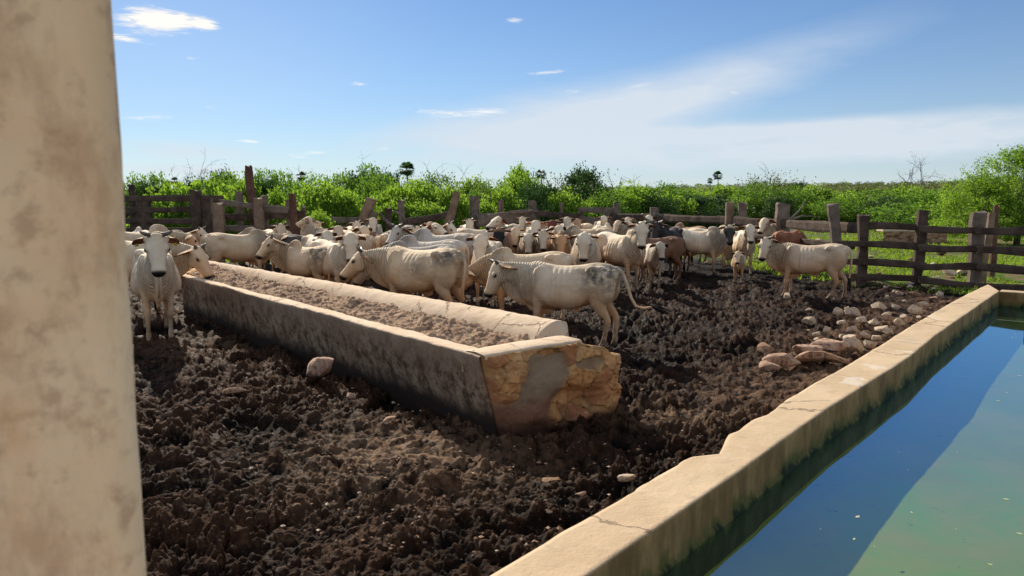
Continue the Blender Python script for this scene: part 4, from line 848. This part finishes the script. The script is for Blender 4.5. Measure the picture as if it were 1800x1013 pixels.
def crown_pts(rs, nclump, nper, rx, rz, zc, ragged=.25, spray=.16, flat=.0):
    """leaf positions: clumps on a lumpy shell, each a small spray"""
    th = rs.uniform(0,2*math.pi,nclump); cz = rs.uniform(-.95,1,nclump); rr = np.sqrt(1-cz**2); q = np.stack([rr*np.cos(th), rr*np.sin(th), cz],1)
    rad = .62+.38*rs.uniform(0,1,nclump)**.4; rad *= 1+ragged*(fbm3(q*1.+rs.uniform(0,50), 1.7, 2, 3)*1.6); c = q*rad[:,None]*np.array([rx,rx,rz])+np.array([0,0,zc])
    sz = spray*rs.uniform(.5,1.5,nclump); p = np.repeat(c,nper,0)+np.clip(rs.normal(size=(nclump*nper,3)),-1.7,1.7)*np.repeat(sz,nper)[:,None]*np.array([1,1,.8])
    tone = np.clip(np.repeat(rs.uniform(0,1,nclump),nper)*.7+rs.uniform(0,.3,nclump*nper),0,1); return c, p, tone
def bush_proto(seed, mi, rx=1.3, rz=1.1, ncl=190, nper=34, leaf=.085, zc=None, ragged=.3, spray=.17, whips=0):
    rs = np.random.RandomState(seed); zc = rz*.95 if zc is None else zc
    c, p, tone = crown_pts(rs, ncl, nper, rx, rz, zc, ragged, spray)
    ex = []
    for k in range(whips):
        a = rs.uniform(0,6.28); b0 = np.array([math.cos(a)*rx*.6*rs.uniform(), math.sin(a)*rx*.6*rs.uniform(), zc+rz*.6]); tip = b0+np.array([rs.normal()*.25, rs.normal()*.25, rs.uniform(.2,.55)]); t = rs.uniform(-.3,1,(70,1)); ex.append(b0+(tip-b0)*t+rs.normal(size=(70,3))*.035*(1.2-t))
    if ex: ex = np.concatenate(ex); p = np.concatenate([p,ex]); tone = np.concatenate([tone, rs.uniform(.3,1,len(ex))])
    keep = p[:,2] > .02; p, tone = p[keep], tone[keep]
    V, f = leaves(p, leaf, rs); cm = mesh_np('crown', V, f, (LEAF[mi],), False); fattr(cm,'tone',np.repeat(tone,4))
    mb = MB(); base = np.array([0,0,-.05]); tips = c[rs.choice(len(c), 16)]*np.array([.85,.85,.9]); twigs(mb, base, tips, .05, rs); return cm, mb.mesh('stem', (BARK,))
BP = [lambda: bush_proto(1,0,1.35,1.05,200,36,.085,whips=10), lambda: bush_proto(2,0,1.1,1.25,190,36,.080,ragged=.45,whips=14), lambda: bush_proto(3,1,1.4,1.1,210,34,.075), lambda: bush_proto(4,2,1.2,1.25,200,36,.07,ragged=.35,whips=8),
      lambda: bush_proto(5,1,1.7,.95,220,34,.08,ragged=.5), lambda: bush_proto(6,3,1.4,1.0,120,26,.06,ragged=.5,spray=.25,whips=8), lambda: bush_proto(7,2,1.6,1.0,210,36,.07,ragged=.3), lambda: bush_proto(8,0,1.3,.8,200,36,.09,ragged=.55,spray=.12,whips=4)]
KN = ['lime green leafy','tall lime green ragged','mid green rounded','dark green dense','spreading mid green','sparse olive','dark low-spreading','bright green vine-hung']
BUSHES = []
def bush(u, vtop, d, k, width=None, name='bush'):
    """crown top at row vtop; width in photograph pixels"""
    t = PD(u, vtop, d); g0 = gh(t.x, d); h = t.z-g0; cm, st = cached(('bush',k), BP[k]); top = float(np.percentile(coords(cm)[:,2], 97.5)) if ('bt',k) not in CACHE else CACHE[('bt',k)]; CACHE[('bt',k)] = top
    sz = h/top; w = (width*d/FP)/2.7 if width else sz
    r = link(name, None, None, (t.x, d, g0)); r.rotation_euler = (0,0,random.Random(int(u*7+d)).uniform(0,6.28)); r.scale = (w, w, sz); link('crown', cm, r); link('stem', st, r); BUSHES.append((r, k, u, d)); return r
random.seed(5)
# nearer thicket behind the back fences (left and middle)
for a in ((655,304,42,2,90),(690,310,44,3,60),(905,303,43,1,60),(1030,303,45,3,70),(390,308,40,3,60),(460,312,42,4,70),(275,318,40,4,60),(1345,312,64,5,70),(575,334,29.5,0,120),(610,344,29,1,80),(560,378,27,1,60),(545,402,26.6,0,40),(700,335,31.5,0,110),(745,328,33,1,90),(790,340,32,0,80),(668,322,36,2,100),(640,312,39,3,110),(600,316,38,2,90),(548,322,35,2,90),(500,316,37,2,100),(470,322,34,3,80),
 (440,330,33,1,80),(400,318,36,2,100),(372,333,30,7,110),(330,343,30,7,80),(290,336,31,7,90),(255,328,33,3,80),(235,322,34,2,70),(345,322,38,3,70),(420,322,40,0,90),(480,342,31.5,1,60),(430,362,30,0,60),(290,366,31,0,110),(370,372,29.5,0,80),
 (905,316,41,1,90),(880,336,36,0,70),(918,312,44,2,80),(950,330,38,3,90),(940,338,35,3,60),(1030,310,44,3,95),(1010,312,46,5,100),(1000,345,37.5,0,80),(975,350,36.5,1,50),(1035,330,42,3,110),(1060,345,40,2,70),(850,330,39,2,70),(760,318,44,2,100),(820,322,42,1,80),
 (740,364,30,0,90),(690,362,30,0,70),(770,380,29.6,1,60),(860,362,33,1,70),(905,364,36,0,90),(1085,340,50,0,90),(1120,333,52,0,110),(1150,345,50,6,70),(1170,330,58,2,90),(1215,338,60,0,100),(1240,347,54,3,150),(1190,352,52,7,60),(1280,332,66,1,90),(1330,330,60,2,90),(1345,322,64,5,110),(1370,350,56,3,60),
 (1395,336,60,2,90),(1405,325,66,3,60),(1440,334,62,0,90),(1470,352,56,2,80),(1500,346,58,0,80),(1530,340,62,4,110),(1560,352,56,6,80),(1590,334,66,0,90),(1620,342,60,4,120),(1655,340,60,0,100),(1600,362,52,4,110),(1530,366,56,3,80),(1470,372,56,0,60),(1420,362,58,0,70),(1650,330,72,5,110),(1320,352,58,1,60),(1560,330,78,5,120),(1490,328,80,5,120),(1680,350,50,1,90),(1700,372,44,0,80)): bush(*a)
kk = {}
for r, k, u, d in BUSHES: kk.setdefault(k, []).append((u, d, r))
ORDL = ['leftmost','second','third','fourth','fifth','sixth','seventh','eighth','ninth','tenth']+['%dth' % i for i in range(11,40)]
for k, l in kk.items():
    for i, (u, d, r) in enumerate(sorted(l, key=lambda q: q[0])): tag(r, f'{ORDL[i]}{" from the left" if i else ""} of the {KN[k]} bushes behind the fences', 'bush', 'bushes behind the corral')
# feathery tree at the right edge
def feather_tree(u, vtop, d, seed, label, wide=3.2, ncl=520):
    t = PD(u, vtop, d); g0 = gh(t.x, d); H = t.z-g0; rs = np.random.RandomState(seed); root = link('thorn_tree', None, None, (t.x, d, g0)); tag(root, label, 'tree')
    cl = []; P_ = []; 
    for k in range(ncl):
        a = rs.uniform(0,6.28); q = rs.uniform(0,1)**.6; zz = rs.uniform(.10,1); prof = math.sin(math.pi*min(1,zz**.75*.86+.12))**.7; r = wide*prof*(.45+.55*q)*(1+.35*math.sin(a*3+seed)+.2*math.sin(a*7)); cl.append((r*math.cos(a), r*math.sin(a), zz*H*(1-.06*q)))
    cl = np.array(cl)
    for c in cl:
        dr = c*np.array([1,1,.15]); dr = dr/(np.linalg.norm(dr)+1e-6)*.5+np.array([0,0,.35])+rs.normal(size=3)*.25; dr /= np.linalg.norm(dr); tt = rs.uniform(-.35,.45,(46,1)); P_.append(c+dr*tt+rs.normal(size=(46,3))*np.array([.10,.10,.07]))
    p = np.concatenate(P_); p = p[p[:,2] > .1]; tone = np.repeat(rs.uniform(0,1,len(p)//46+1),46)[:len(p)]
    V, f = leaves(p, .055, rs, 1.9, .3); cm = mesh_np('crown', V, f, (LEAF[0],), False); fattr(cm,'tone',np.repeat(tone,4)); link('crown', cm, root)
    mb = MB(); mb.tube([(0,0,-.2),(.05,0,H*.25),(-.05,.05,H*.55)], [.16,.12,.07], 9, (1,0,0)); twigs(mb, np.array([0,0,H*.2]), cl[rs.choice(len(cl),46)], .045, rs); link('trunk', mb.mesh('trunk', (BARK,)), root)
feather_tree(1800,262,36,31,'large feathery bright green tree at the right edge behind the fence',2.9,620)
feather_tree(1735,316,37,32,'lower feathery green tree left of the large one behind the fence',1.9,330)
# bare thorny shrubs poking above the thicket
def dead_shrub(u, vtop, d, w, seed, label, n=11):
    t = PD(u, vtop, d); g0 = gh(t.x,d); H = t.z-g0; rs = np.random.RandomState(seed); mb = MB(); wm = w*d/FP/2; px = d/FP
    def grow(p, dr, ln, r, dep):
        pts = [p]; 
        for i in range(5): dr = dr+rs.normal(size=3)*.16+np.array([0,0,-.03*dep]); dr /= np.linalg.norm(dr); p = p+dr*ln/5; pts.append(p)
        mb.tube([tuple(q) for q in pts], [r*(1-.13*i) for i in range(6)], 4, (1,.2,0))
        if dep < 3:
            for i in range(rs.randint(2,4)): q = pts[rs.randint(2,6)]; grow(q, dr*.8+rs.normal(size=3)*.55+np.array([0,0,.12]), ln*rs.uniform(.45,.7), r*.55, dep+1)
    for i in range(n):
        a = rs.uniform(0,6.28); q = rs.uniform(.1,1); tip = np.array([wm*q*math.cos(a), wm*q*math.sin(a), H*.86]); dr = tip/np.linalg.norm(tip); grow(np.array([0,0,0.]), dr, H*.62, .034*px/.03, 0)
    o = link('dead_shrub', mb.mesh('dead_shrub', (DRYT,)), None, (t.x,d,g0)); tag(o, label, 'dead shrub', 'bare dead shrubs')
dead_shrub(352,292,40,90,1,'leftmost bare grey thorn shrub above the tall plank fence')
dead_shrub(330,306,42,50,2,'low bare thorn shrub left of the leftmost tall one',7)
dead_shrub(815,290,36,120,3,'widest bare branched shrub behind the leaning pale plank')
dead_shrub(755,296,37,60,4,'thin bare shrub between the big palm and the widest bare shrub',7)
dead_shrub(520,298,44,60,5,'bare grey shrub around the small round palm left of centre',8)
dead_shrub(1010,312,48,60,6,'hazy bare shrub left of the dark conical bush at centre',9)
dead_shrub(1093,302,60,30,7,'single thin leafless shrub right of centre on the skyline',3)
dead_shrub(1345,300,62,70,8,'bare shrub rising from the olive bush above the thick grey posts',9)
dead_shrub(1610,284,80,90,9,'tall sparse leafless shrub on the skyline right of centre',8)
dead_shrub(1690,318,60,50,10,'low leafless shrub just left of the feathery trees',8)
dead_shrub(640,303,46,60,11,'bare shrub behind the dark thicket left of the big palm',8)
dead_shrub(905,300,50,40,12,'thin leafless twigs above the bright bush near the centre',6)
s_ = PD(1400,392,40)
def fallen_branch():
    mb = MB(); rs = np.random.RandomState(3); pts = [(1362,396,39),(1385,388,39),(1410,380,39.3),(1440,381,39.6)]; q = [PD(*a) for a in pts]; o = q[0].copy(); mb.tube([p-o for p in q],[.09,.075,.05,.025],6); q2 = [PD(1388,387,39),PD(1404,372,39.2),PD(1417,352,39.3)]; mb.tube([p-o for p in q2],[.06,.045,.02],6); q2 = [PD(1362,396,39),PD(1358,404,39),P(1352,424)]; mb.tube([p-o for p in q2],[.09,.10,.1],6)
    tag(link('fallen_branch', mb.mesh('fallen_branch', (DRYT,)), None, tuple(o)), 'bare pale forked branch sticking out behind the thick middle posts', 'branch')
fallen_branch()
# palms
def palm(u, vtop, d, crown_px, seed, label):
    t = PD(u, vtop, d); g0 = gh(t.x,d); H = t.z-g0; cr = crown_px*d/FP/2*1.45; rs = np.random.RandomState(seed); root = link('palm_tree', None, None, (t.x,d,g0)); tag(root, label, 'palm tree', 'fan palms on the skyline')
    hc = H-cr*.95; mb = MB(); tw = max(.07, cr*.07); mb.tube([(0,0,-.3),(.04*H,0,hc*.5),(0,0,hc)], [tw*1.3,tw,tw*.8], 8, (1,0,0)); link('trunk', mb.mesh('trunk', (BARK,)), root)
    V = []; n = 0
    for k in range(30):
        th = rs.uniform(0,6.28); ph = math.asin(rs.uniform(-.75,1)); dr = np.array([math.cos(th)*math.cos(ph), math.sin(th)*math.cos(ph), math.sin(ph)]); c0 = np.array([0,0,hc])+dr*cr*.42; s1 = np.cross(dr,[0,0,1.]); s1 /= np.linalg.norm(s1)+1e-6; s2 = np.cross(s1,dr)
        for b in range(15):
            q = -1.35+2.7*b/14; e = dr*math.cos(q)+s1*math.sin(q); tip = c0+e*cr*.58+np.array([0,0,-.10*cr*(1+abs(q)*.5)])+s2*.03*cr*rs.normal(); w = np.cross(e, s2)*cr*.045; m_ = c0+e*cr*.33; V += [c0, m_+w, tip, m_-w]
        mid = c0*.5+np.array([0,0,hc])*.5; w = s1*cr*.02; V += [np.array([0,0,hc])-w, np.array([0,0,hc])+w, c0+w, c0-w]
    V = np.array(V); cm = mesh_np('crown', V, np.arange(len(V)).reshape(-1,4), (LEAF[2],), False); fattr(cm,'tone',np.full(len(V),.4)); link('crown', cm, root)
palm(714,281,60,24,1,'biggest fan palm with a dense round crown left of centre')
palm(951,296,75,16,2,'small dark palm standing alone above the bushes near the centre')
palm(1262,299,130,14,3,'taller of the pair of slender palms right of centre')
palm(1248,312,130,9,4,'shorter of the pair of slender palms right of centre')
palm(306,310,110,12,5,'tallest of the three little palms above the left plank fence')
palm(295,317,110,11,6,'left one of the three little palms above the left plank fence')
palm(318,321,110,11,7,'right one of the three little palms above the left plank fence')
palm(529,300,90,15,8,'round small palm within the bare shrub left of the big palm')
palm(1137,330,260,6,9,'tiny distant palm low on the skyline right of centre')
# far scrub: nobody could count it
def far_scrub():
    rs = np.random.RandomState(9); n = 5200; a = rs.uniform(R(-40), R(42), n); d = 62*np.exp(rs.uniform(0,2.5,n)); x = d*np.tan(a); keep = np.ones(n,bool); px = 900+FP*np.tan(a)
    d = np.where((px < 1050), np.maximum(d, 45+rs.uniform(0,20,n)), d); x = d*np.tan(a)
    g = base_h(x, d); s = rs.uniform(.8,1.7,n)*(1+.35*smooth(100,500,d)); m_ = 90; q = rs.normal(size=(n,m_,3)); q /= np.linalg.norm(q,axis=2)[...,None]; q[...,2] = np.abs(q[...,2]); q *= rs.uniform(.7,1.1,(n,m_,1)); c = np.stack([x,d,g],1)[:,None]+q*s[:,None,None]*np.array([1.5,1.5,1.25])
    c = c.reshape(-1,3); sz = np.repeat(s*.20,m_)*(1+.4*smooth(100,500,np.repeat(d,m_))); V, f = leaves(c, 1., rs, 1.3); V = (V.reshape(-1,4,3)-c[:,None])*sz[:,None,None]+c[:,None]; V = V.reshape(-1,3); kind = rs.choice([0,1,2,3],n,p=[.34,.24,.16,.26]); kind = np.where((d > 170) & (rs.uniform(size=n) < .72), 3, kind)
    me = mesh_np('far_scrub', V, f, tuple(LEAF), False, np.repeat(kind,m_)); fattr(me,'tone',np.repeat(rs.uniform(0,1,n*m_),4)); tag(link('far_scrub', me), 'endless green and olive thorn scrub reaching to the low hills', 'scrub', kind='stuff')
far_scrub()
# grass and weeds beyond the fence
def grass():
    rs = np.random.RandomState(12); n = 130000; px = rs.uniform(225,1800,n); v = 352+2.15*FP/np.exp(rs.uniform(math.log(16.5),math.log(62),n)); d = 2.15*FP/(v-352); x = (px-900)/FP*d
    ins = inpoly(x, d, CORRAL); e = seg_dist(x,d,CORRAL); pat = fbm(x*.7,d*.7,3,61)+.35; keep = ((~ins) & (pat > 0.30)) | (ins & (e < 1.0) & (pat > .45)); q = (x-INN[3].x)*WN.x+(d-INN[3].y)*WN.y; keep &= ~((q > -.6) & (x*WD.x+d*WD.y < INN[-1].dot(WD)+.6)); x, d = x[keep], d[keep]; n = len(x)
    g = base_h(x,d); h = rs.uniform(.02,.085,n)*(1+d/60); w = .008+d*.0006; a = rs.uniform(0,3.14,n); ux, uy = np.cos(a)*w, np.sin(a)*w; lx, ly = rs.normal(size=n)*.05, rs.normal(size=n)*.05
    V = np.stack([np.stack([x-ux,d-uy,g],1),np.stack([x+ux,d+uy,g],1),np.stack([x+ux*.3+lx,d+uy*.3+ly,g+h],1),np.stack([x-ux*.3+lx,d-uy*.3+ly,g+h],1)],1).reshape(-1,3)
    me = mesh_np('grass', V, np.arange(n*4).reshape(-1,4), (LEAF[4],), False); fattr(me,'tone',np.repeat(rs.uniform(0,1,n),4)); tag(link('grass', me), 'bright green grass and low weeds growing beyond the corral fence', 'grass', kind='stuff')
grass()
def field_stones():
    rs = np.random.RandomState(77); k = 0
    for u, v, w, mi in ((1700,484,46,0),(1668,487,30,0),(1640,470,16,0),(1560,470,14,2),(1530,455,14,0),(1585,420,20,0),(1610,412,18,0),(1655,450,26,2),(1690,446,22,2),(1508,496,14,0),(1600,462,18,2),(1645,492,14,0),(1680,474,18,0),(1545,484,14,2),(1598,503,16,0),(1250,470,26,0),(1480,435,16,0),(1440,425,16,0),(1485,415,12,2)):
        k += 1; rock(u,v,w,mi,60+k % 5,f'{ORDL[k-1]} of the field stones in the pasture, counted from the large pale one' if k > 1 else 'large pale stone in the grass behind the fence near the tank corner','stones lying beyond the fence',.45,0,0)
field_stones()
# ------------------------------------------------------------------ the herd
WH, CR, TN_, GY, BR, DB, RD, BK = (.80,.67,.50),(.74,.57,.38),(.56,.37,.23),(.40,.35,.31),(.22,.12,.075),(.075,.052,.045),(.24,.075,.04),(.018,.016,.017)
LOG = []
def put(label, anchor, u, v, heading, scale, colr, pose=None, vox=None, d=None, cat='cow', **kw):
    """anchor: which point of the animal sits on the sight line through pixel (u, v); its height fixes the distance"""
    po = Pose(**(pose or {}))
    loc = {'head': po.center, 'back': Vector((-.10,0,1.25)), 'rump': Vector((-.62,0,1.27)), 'hump': Vector((.44,0,1.30)), 'foot': Vector((0,0,.0)), 'hind': Vector((-.64,0,0)), 'fore': Vector((.47,0,0))}[anchor]*scale
    heading = heading-math.degrees(math.atan((u-900)/FP))*.85; h = R(heading); lw = Vector((loc.x*math.cos(h)-loc.y*math.sin(h), loc.x*math.sin(h)+loc.y*math.cos(h), loc.z))
    if d is None: p = P(u, v, lw.z)
    else:
        p = PD(u, v, d); 
    o = Vector((p.x-lw.x, p.y-lw.y, -.02)); dd = o.y
    vox = vox or (.0165 if dd < 17.5 else (.022 if dd < 22 else .030))
    ob = build_cow(label, po, o, heading, scale, colr, vox, cat=cat, **kw); LOG.append((label[:46], round(o.x,2), round(o.y,2), round(p.y,1))); return ob
FR = -95
# nearest animals
put('white cow facing us at the left beside the pillar, yellow tags in both drooping ears','head',277,450,-84,1.12,WH,dict(np_=38,hp=58,horn='short',hump=.5,ear=16,legs=(4,-6,0,3)),tagc=True)
put('pale cow lowering its head over the far left end of the trough to eat','head',358,464,-30,1.15,CR,dict(ny=0,np_=-2,hp=58,hy=0,horn='stub',hump=.9,ear=20))
put('cream cow nearest us standing sideways at the trough end, tail flung out to the right','hind',1068,610,165,.99,(.72,.58,.42),dict(ny=12,np_=10,hy=26,hp=66,hump=.22,tail='swish',horn='short',legs=(2,-3,-4,5),ear=16,dew=1.1),dirt='hip',vox=.014)
put('broad muddy-flanked cow with its rump to us behind the far rim of the trough','rump',796,434,143,1.10,CR,dict(ny=18,np_=2,hy=20,hp=44,hump=.25,horn='short',tail='left',ear=16,fat=1.1,dew=1.1),dirt='flank',vox=.015)
put('white cow looking straight at us between the broad cow and the nearest one','head',844,440,-97,1.05,WH,dict(np_=30,hp=60,horn=None,hump=.4,ear=8,dew=1.2))
put('white cow with a black muzzle looking over the trough, left of the small-horned grey head','head',617,437,-60,1.06,WH,dict(ny=-18,np_=30,hy=-10,hp=58,horn=None,hump=.5,ear=16,dew=1.2))
put('cow with very long lyre-shaped horns held up, facing left in mid herd','head',690,416,165,1.08,(.60,.53,.44),dict(ny=25,np_=28,hy=40,hp=42,hump=.8,horn='lyre',ear=12))
put('muddy grey-rumped bull with its head turned back, against the middle of the trough','back',545,431,128,.97,CR,dict(ny=38,np_=28,hy=45,hp=46,hump=.7,horn='short',tail='left',ear=14),dirt='rump')
put('white cow peering past the muddy rump of the bull, facing us','head',578,425,-72,1.0,WH,dict(np_=28,hp=55,horn=None,hump=.4,ear=14))
put('white cow in profile behind the left pair, head toward the right with black nose','head',360,418,0,1.0,WH,dict(ny=-12,np_=24,hy=-25,hp=52,horn='stub',hump=.5,ear=12))
put('long pale cow standing sideways in front of the plank pen at the left','back',412,409,4,1.06,CR,dict(ny=10,np_=5,hp=50,hump=.4,horn=None))
put('pale cow whose round hump shows directly behind the tagged cow','hump',279,400,20,1.12,CR,dict(ny=0,np_=0,hp=50,hump=1.,horn=None))
put('cream cow whose long back shows just behind the nearest cow','back',935,442,176,1.0,CR,dict(np_=-20,hp=55,hump=.35,horn=None))
put('big white cow facing us with broad forehead and large drooping ears, centre of herd','head',1026,436,-93,1.10,WH,dict(np_=18,hp=66,horn=None,hump=.4,ear=16,head=1.08))
put('tall white cow with flat sideways horns standing right of centre','head',1128,415,-52,1.10,WH,dict(ny=-22,np_=40,hy=-16,hp=62,horn='flat',hump=.5,ear=10,dew=1.2,legs=(3,-3,4,-4)))
put('small white calf with hanging ears in front of the tall flat-horned cow','head',1162,442,-82,.84,(.62,.54,.44),dict(ny=4,np_=26,hy=0,hp=52,horn=None,hump=.15,ear=22,dew=.8,legs=(4,-4,0,3)),cat='calf')
put('black-faced dark bull with tall upswept horns right of centre','head',1151,410,-108,1.08,(.05,.042,.040),dict(ny=-8,np_=30,hy=-4,hp=60,horn='lyre',hump=.8,ear=8))
put('dark brown cow standing sideways between the dark bull and the white ribbed cow','back',1178,404,205,1.0,(.15,.085,.06),dict(ny=0,np_=-5,hp=50,horn=None,hump=.3),dirt='rump')
put('white ribbed cow with a black face standing with its rump to the left','head',1283,414,-14,1.04,WH,dict(ny=-38,np_=26,hy=-34,hp=62,horn='stub',hump=.5,ear=10,legs=(3,-3,6,-4)),darkface=.95)
put('white cow facing us between the black-faced cow and the far right cow','head',1319,412,-84,1.0,WH,dict(np_=36,hp=58,horn=None,hump=.4,ear=10))
put('little cream calf low under the heads of the black-faced cow and its neighbour','head',1297,453,-95,.62,CR,dict(np_=25,hp=55,horn=None,hump=.1,ear=18,head=1.1),cat='calf')
put('cream cow with reddish forehead standing sideways at the far right by the fence','fore',1382,521,168,.97,(.66,.53,.39),dict(ny=42,np_=24,hy=38,hp=58,horn='short',hump=.25,ear=14,legs=(-3,4,-14,8),dew=1.1),vox=.0155)
put('white cow with its face turned sideways behind the brown-horned bull at the right','head',1340,398,-120,1.05,WH,dict(np_=40,hp=50,horn=None,ear=8,hump=.3))
put('brown bull with short dark horns behind the far right cow','head',1361,399,-60,1.04,(.20,.09,.055),dict(ny=-10,np_=30,hp=56,horn='flat',ear=8,hump=.7))
put('reddish-brown cow back showing above the far right cow','back',1386,405,60,1.0,(.32,.13,.07),dict(ny=0,np_=-20,hp=55,horn=None,hump=.2))
put('brown cow rump half hidden behind the dark bull, tail toward us','rump',1190,414,200,.95,BR,dict(np_=0,hump=.3,horn=None))
# mid herd
put('brown cow with a smooth rounded back in front of the broken rails','back',598,402,12,1.0,(.36,.20,.13),dict(np_=-10,hp=50,horn=None,hump=.2))
put('dark grey cow back behind the bull with its head turned','back',540,412,8,1.0,(.10,.085,.08),dict(np_=-15,hp=50,horn=None,hump=.2))
put('white cow raising its head high above the dark back at the left','head',532,390,150,1.0,WH,dict(ny=0,np_=62,hp=20,horn=None,hump=.4))
put('white cow with reddish ears between the broken rail and the lyre-horned cow','head',656,398,-90,1.05,WH,dict(np_=36,hp=60,horn=None,ear=8))
put('speckled pale cow head just left of the lyre-horned cow','head',643,414,-70,1.02,CR,dict(np_=28,hp=50,horn=None,ear=16))
put('grey white cow back right of the long horns','back',760,421,165,1.04,(.58,.52,.45),dict(np_=-10,hp=50,horn=None,hump=.6))
put('white cow with a grey nose raised between two backs left of centre','head',775,404,-45,1.0,WH,dict(np_=44,hp=24,horn=None,ear=8))
put('white cow head facing right just behind the broad muddy cow','head',799,409,-25,1.05,WH,dict(np_=34,hp=50,horn='stub',ear=8))
put('white cow lifting its nose sideways at the back, near the broken grey rail','head',866,393,190,1.05,WH,dict(ny=10,np_=52,hy=20,hp=28,horn=None,ear=10))
put('black-faced cow with a brown poll and curved horns, centre left','head',877,422,-92,1.05,(.34,.19,.12),dict(np_=26,hp=66,horn='flat',ear=14,hump=.5),darkface=1.)
put('white cow with red inner ears left of the smiling black-nosed cow in the centre','head',918,394,-95,1.02,WH,dict(np_=36,hp=60,horn=None,ear=4))
put('white cow with a black nose facing us squarely in the centre','head',942,405,-88,1.06,WH,dict(np_=34,hp=60,horn=None,ear=12))
put('dark red cow with a narrow long face in the centre','head',971,404,-90,1.05,(.17,.05,.035),dict(np_=34,hp=66,horn=None,ear=10))
put('white cow standing behind the dark red one, ears spread','head',997,396,-90,1.04,WH,dict(np_=38,hp=62,horn=None,ear=4))
put('white cow head directly right of the dark red face','head',985,412,-70,1.0,WH,dict(np_=28,hp=50,horn=None,ear=14))
put('white cow seen by its rounded forehead and red ears, above the nearest cow','head',929,430,-90,1.0,WH,dict(np_=14,hp=64,horn=None,ear=14))
put('tan cow with pink ears between the white forehead and the big drooping-eared cow','head',986,434,-90,1.0,(.58,.36,.20),dict(np_=14,hp=66,horn=None,ear=14))
put('pale cow back behind the big drooping-eared cow','back',1037,400,170,1.03,CR,dict(np_=-10,hp=50,horn=None,hump=.4))
put('white cow head low behind the flat-horned cow, reddish ears','head',1104,395,-90,1.02,WH,dict(np_=36,hp=58,horn=None,ear=6))
put('white cow half hidden behind the long upswept horns of the dark bull','head',1142,391,-80,1.05,WH,dict(np_=42,hp=50,horn=None,ear=6))
put('cream cow with a brown ear left of the low white head','head',1083,400,-120,1.0,CR,dict(np_=30,hp=50,horn=None,ear=6))
put('pinkish tan cow seen from behind, left of the black-faced brown-polled cow','rump',832,410,110,1.0,TN_,dict(np_=-10,horn=None,hump=.3))
put('cream cow with a long face and wide ears right of the black-faced brown-polled cow','head',905,418,-95,1.0,CR,dict(np_=26,hp=62,horn=None,ear=10,hump=.3))
put('white cow looking out between the black nose and the pink-eared tan cow','head',955,424,-88,1.0,WH,dict(np_=24,hp=60,horn='stub',ear=14,hump=.3))
put('pale cow with a bowed head behind the broad cow, facing us','head',735,416,-80,1.02,CR,dict(np_=26,hp=60,horn='stub',ear=10,hump=.4))
put('cream cow face low between the dark back and the white peering cow','head',596,414,-80,1.0,CR,dict(np_=30,hp=58,horn=None,ear=12,hump=.4))
put('white cow face at the rear between the gate and the flat-horned cow','head',1062,392,-85,1.02,WH,dict(np_=38,hp=60,horn=None,ear=8,hump=.3))
put('cream cow turning to us behind the trough bull, small stub horns','head',495,411,-75,1.02,CR,dict(np_=32,hp=56,horn='stub',ear=12,hump=.4))
put('cream cow looking over the dark grey back, small ears lowered','head',558,404,-85,1.0,CR,dict(np_=36,hp=60,horn=None,ear=12,hump=.3))
put('white cow face just below the foot of the leaning pale planks','head',628,404,-80,1.0,WH,dict(np_=34,hp=60,horn='stub',ear=8,hump=.3))
put('cream cow facing us right of the grey white back, muzzle hidden','head',757,406,-90,1.02,CR,dict(np_=32,hp=60,horn=None,ear=12,hump=.3))
put('white cow face between the right-facing head and the lifted nose','head',826,400,-85,1.02,WH,dict(np_=36,hp=62,horn='stub',ear=10,hump=.3))
put('tan cow face at the rear under the thin pale post','head',1015,398,-88,1.0,TN_,dict(np_=36,hp=60,horn=None,ear=10,hump=.3))
# backs that fill the middle of the herd
fill = [('white cow back in the second row left of centre',725,404,170,WH),('cream cow back below the leaning pale plank',700,409,10,CR),('pale cow back beside the white lifted nose',835,401,20,WH),
 ('white cow back at the rear near the thin pale post',1060,396,15,WH),('white cow back left of the pinkish tan one',790,416,168,WH),
 ('cream cow back in the rear row under the plank gate',1020,392,170,CR),('grey cow back in the rear row, left of centre',735,396,8,GY),('white cow back in the rear row right of the lifted nose',895,393,172,WH),('cream cow back in the left rear by the plank pen',470,404,165,CR),
 ('brownish cow back at the rear beside the dark bull',1215,397,175,(.34,.22,.14)),('cream cow back rising behind the white ribbed cow',1245,401,10,WH),('white cow back at the left edge near the tall fence',250,404,160,WH),('pale cow back between the speckled head and the trough bull',610,412,172,CR),
 ('tan cow back at the rear left of the plank gate',965,390,8,TN_),('grey cow back just behind the broad muddy cow',745,430,165,(.50,.44,.38))]
for k_, (lb, u, v, hd, cl) in enumerate(fill): put(lb,'back',u,v,hd+(0,-38,30,-55)[k_ % 4]*(1 if hd > 90 else -1),1.0,cl,dict(np_=-18 if u % 2 else -30,hp=55,horn=None,hump=.5 if u % 3 else .8))
LOG.sort(key=lambda q: q[2])
if __name__ == '__main__':
    for i, a in enumerate(LOG):
        for b in LOG[i+1:]:
            if math.hypot(a[1]-b[1], a[2]-b[2]) < .55: print('CLOSE', a, b)
    for a in LOG: print(a)
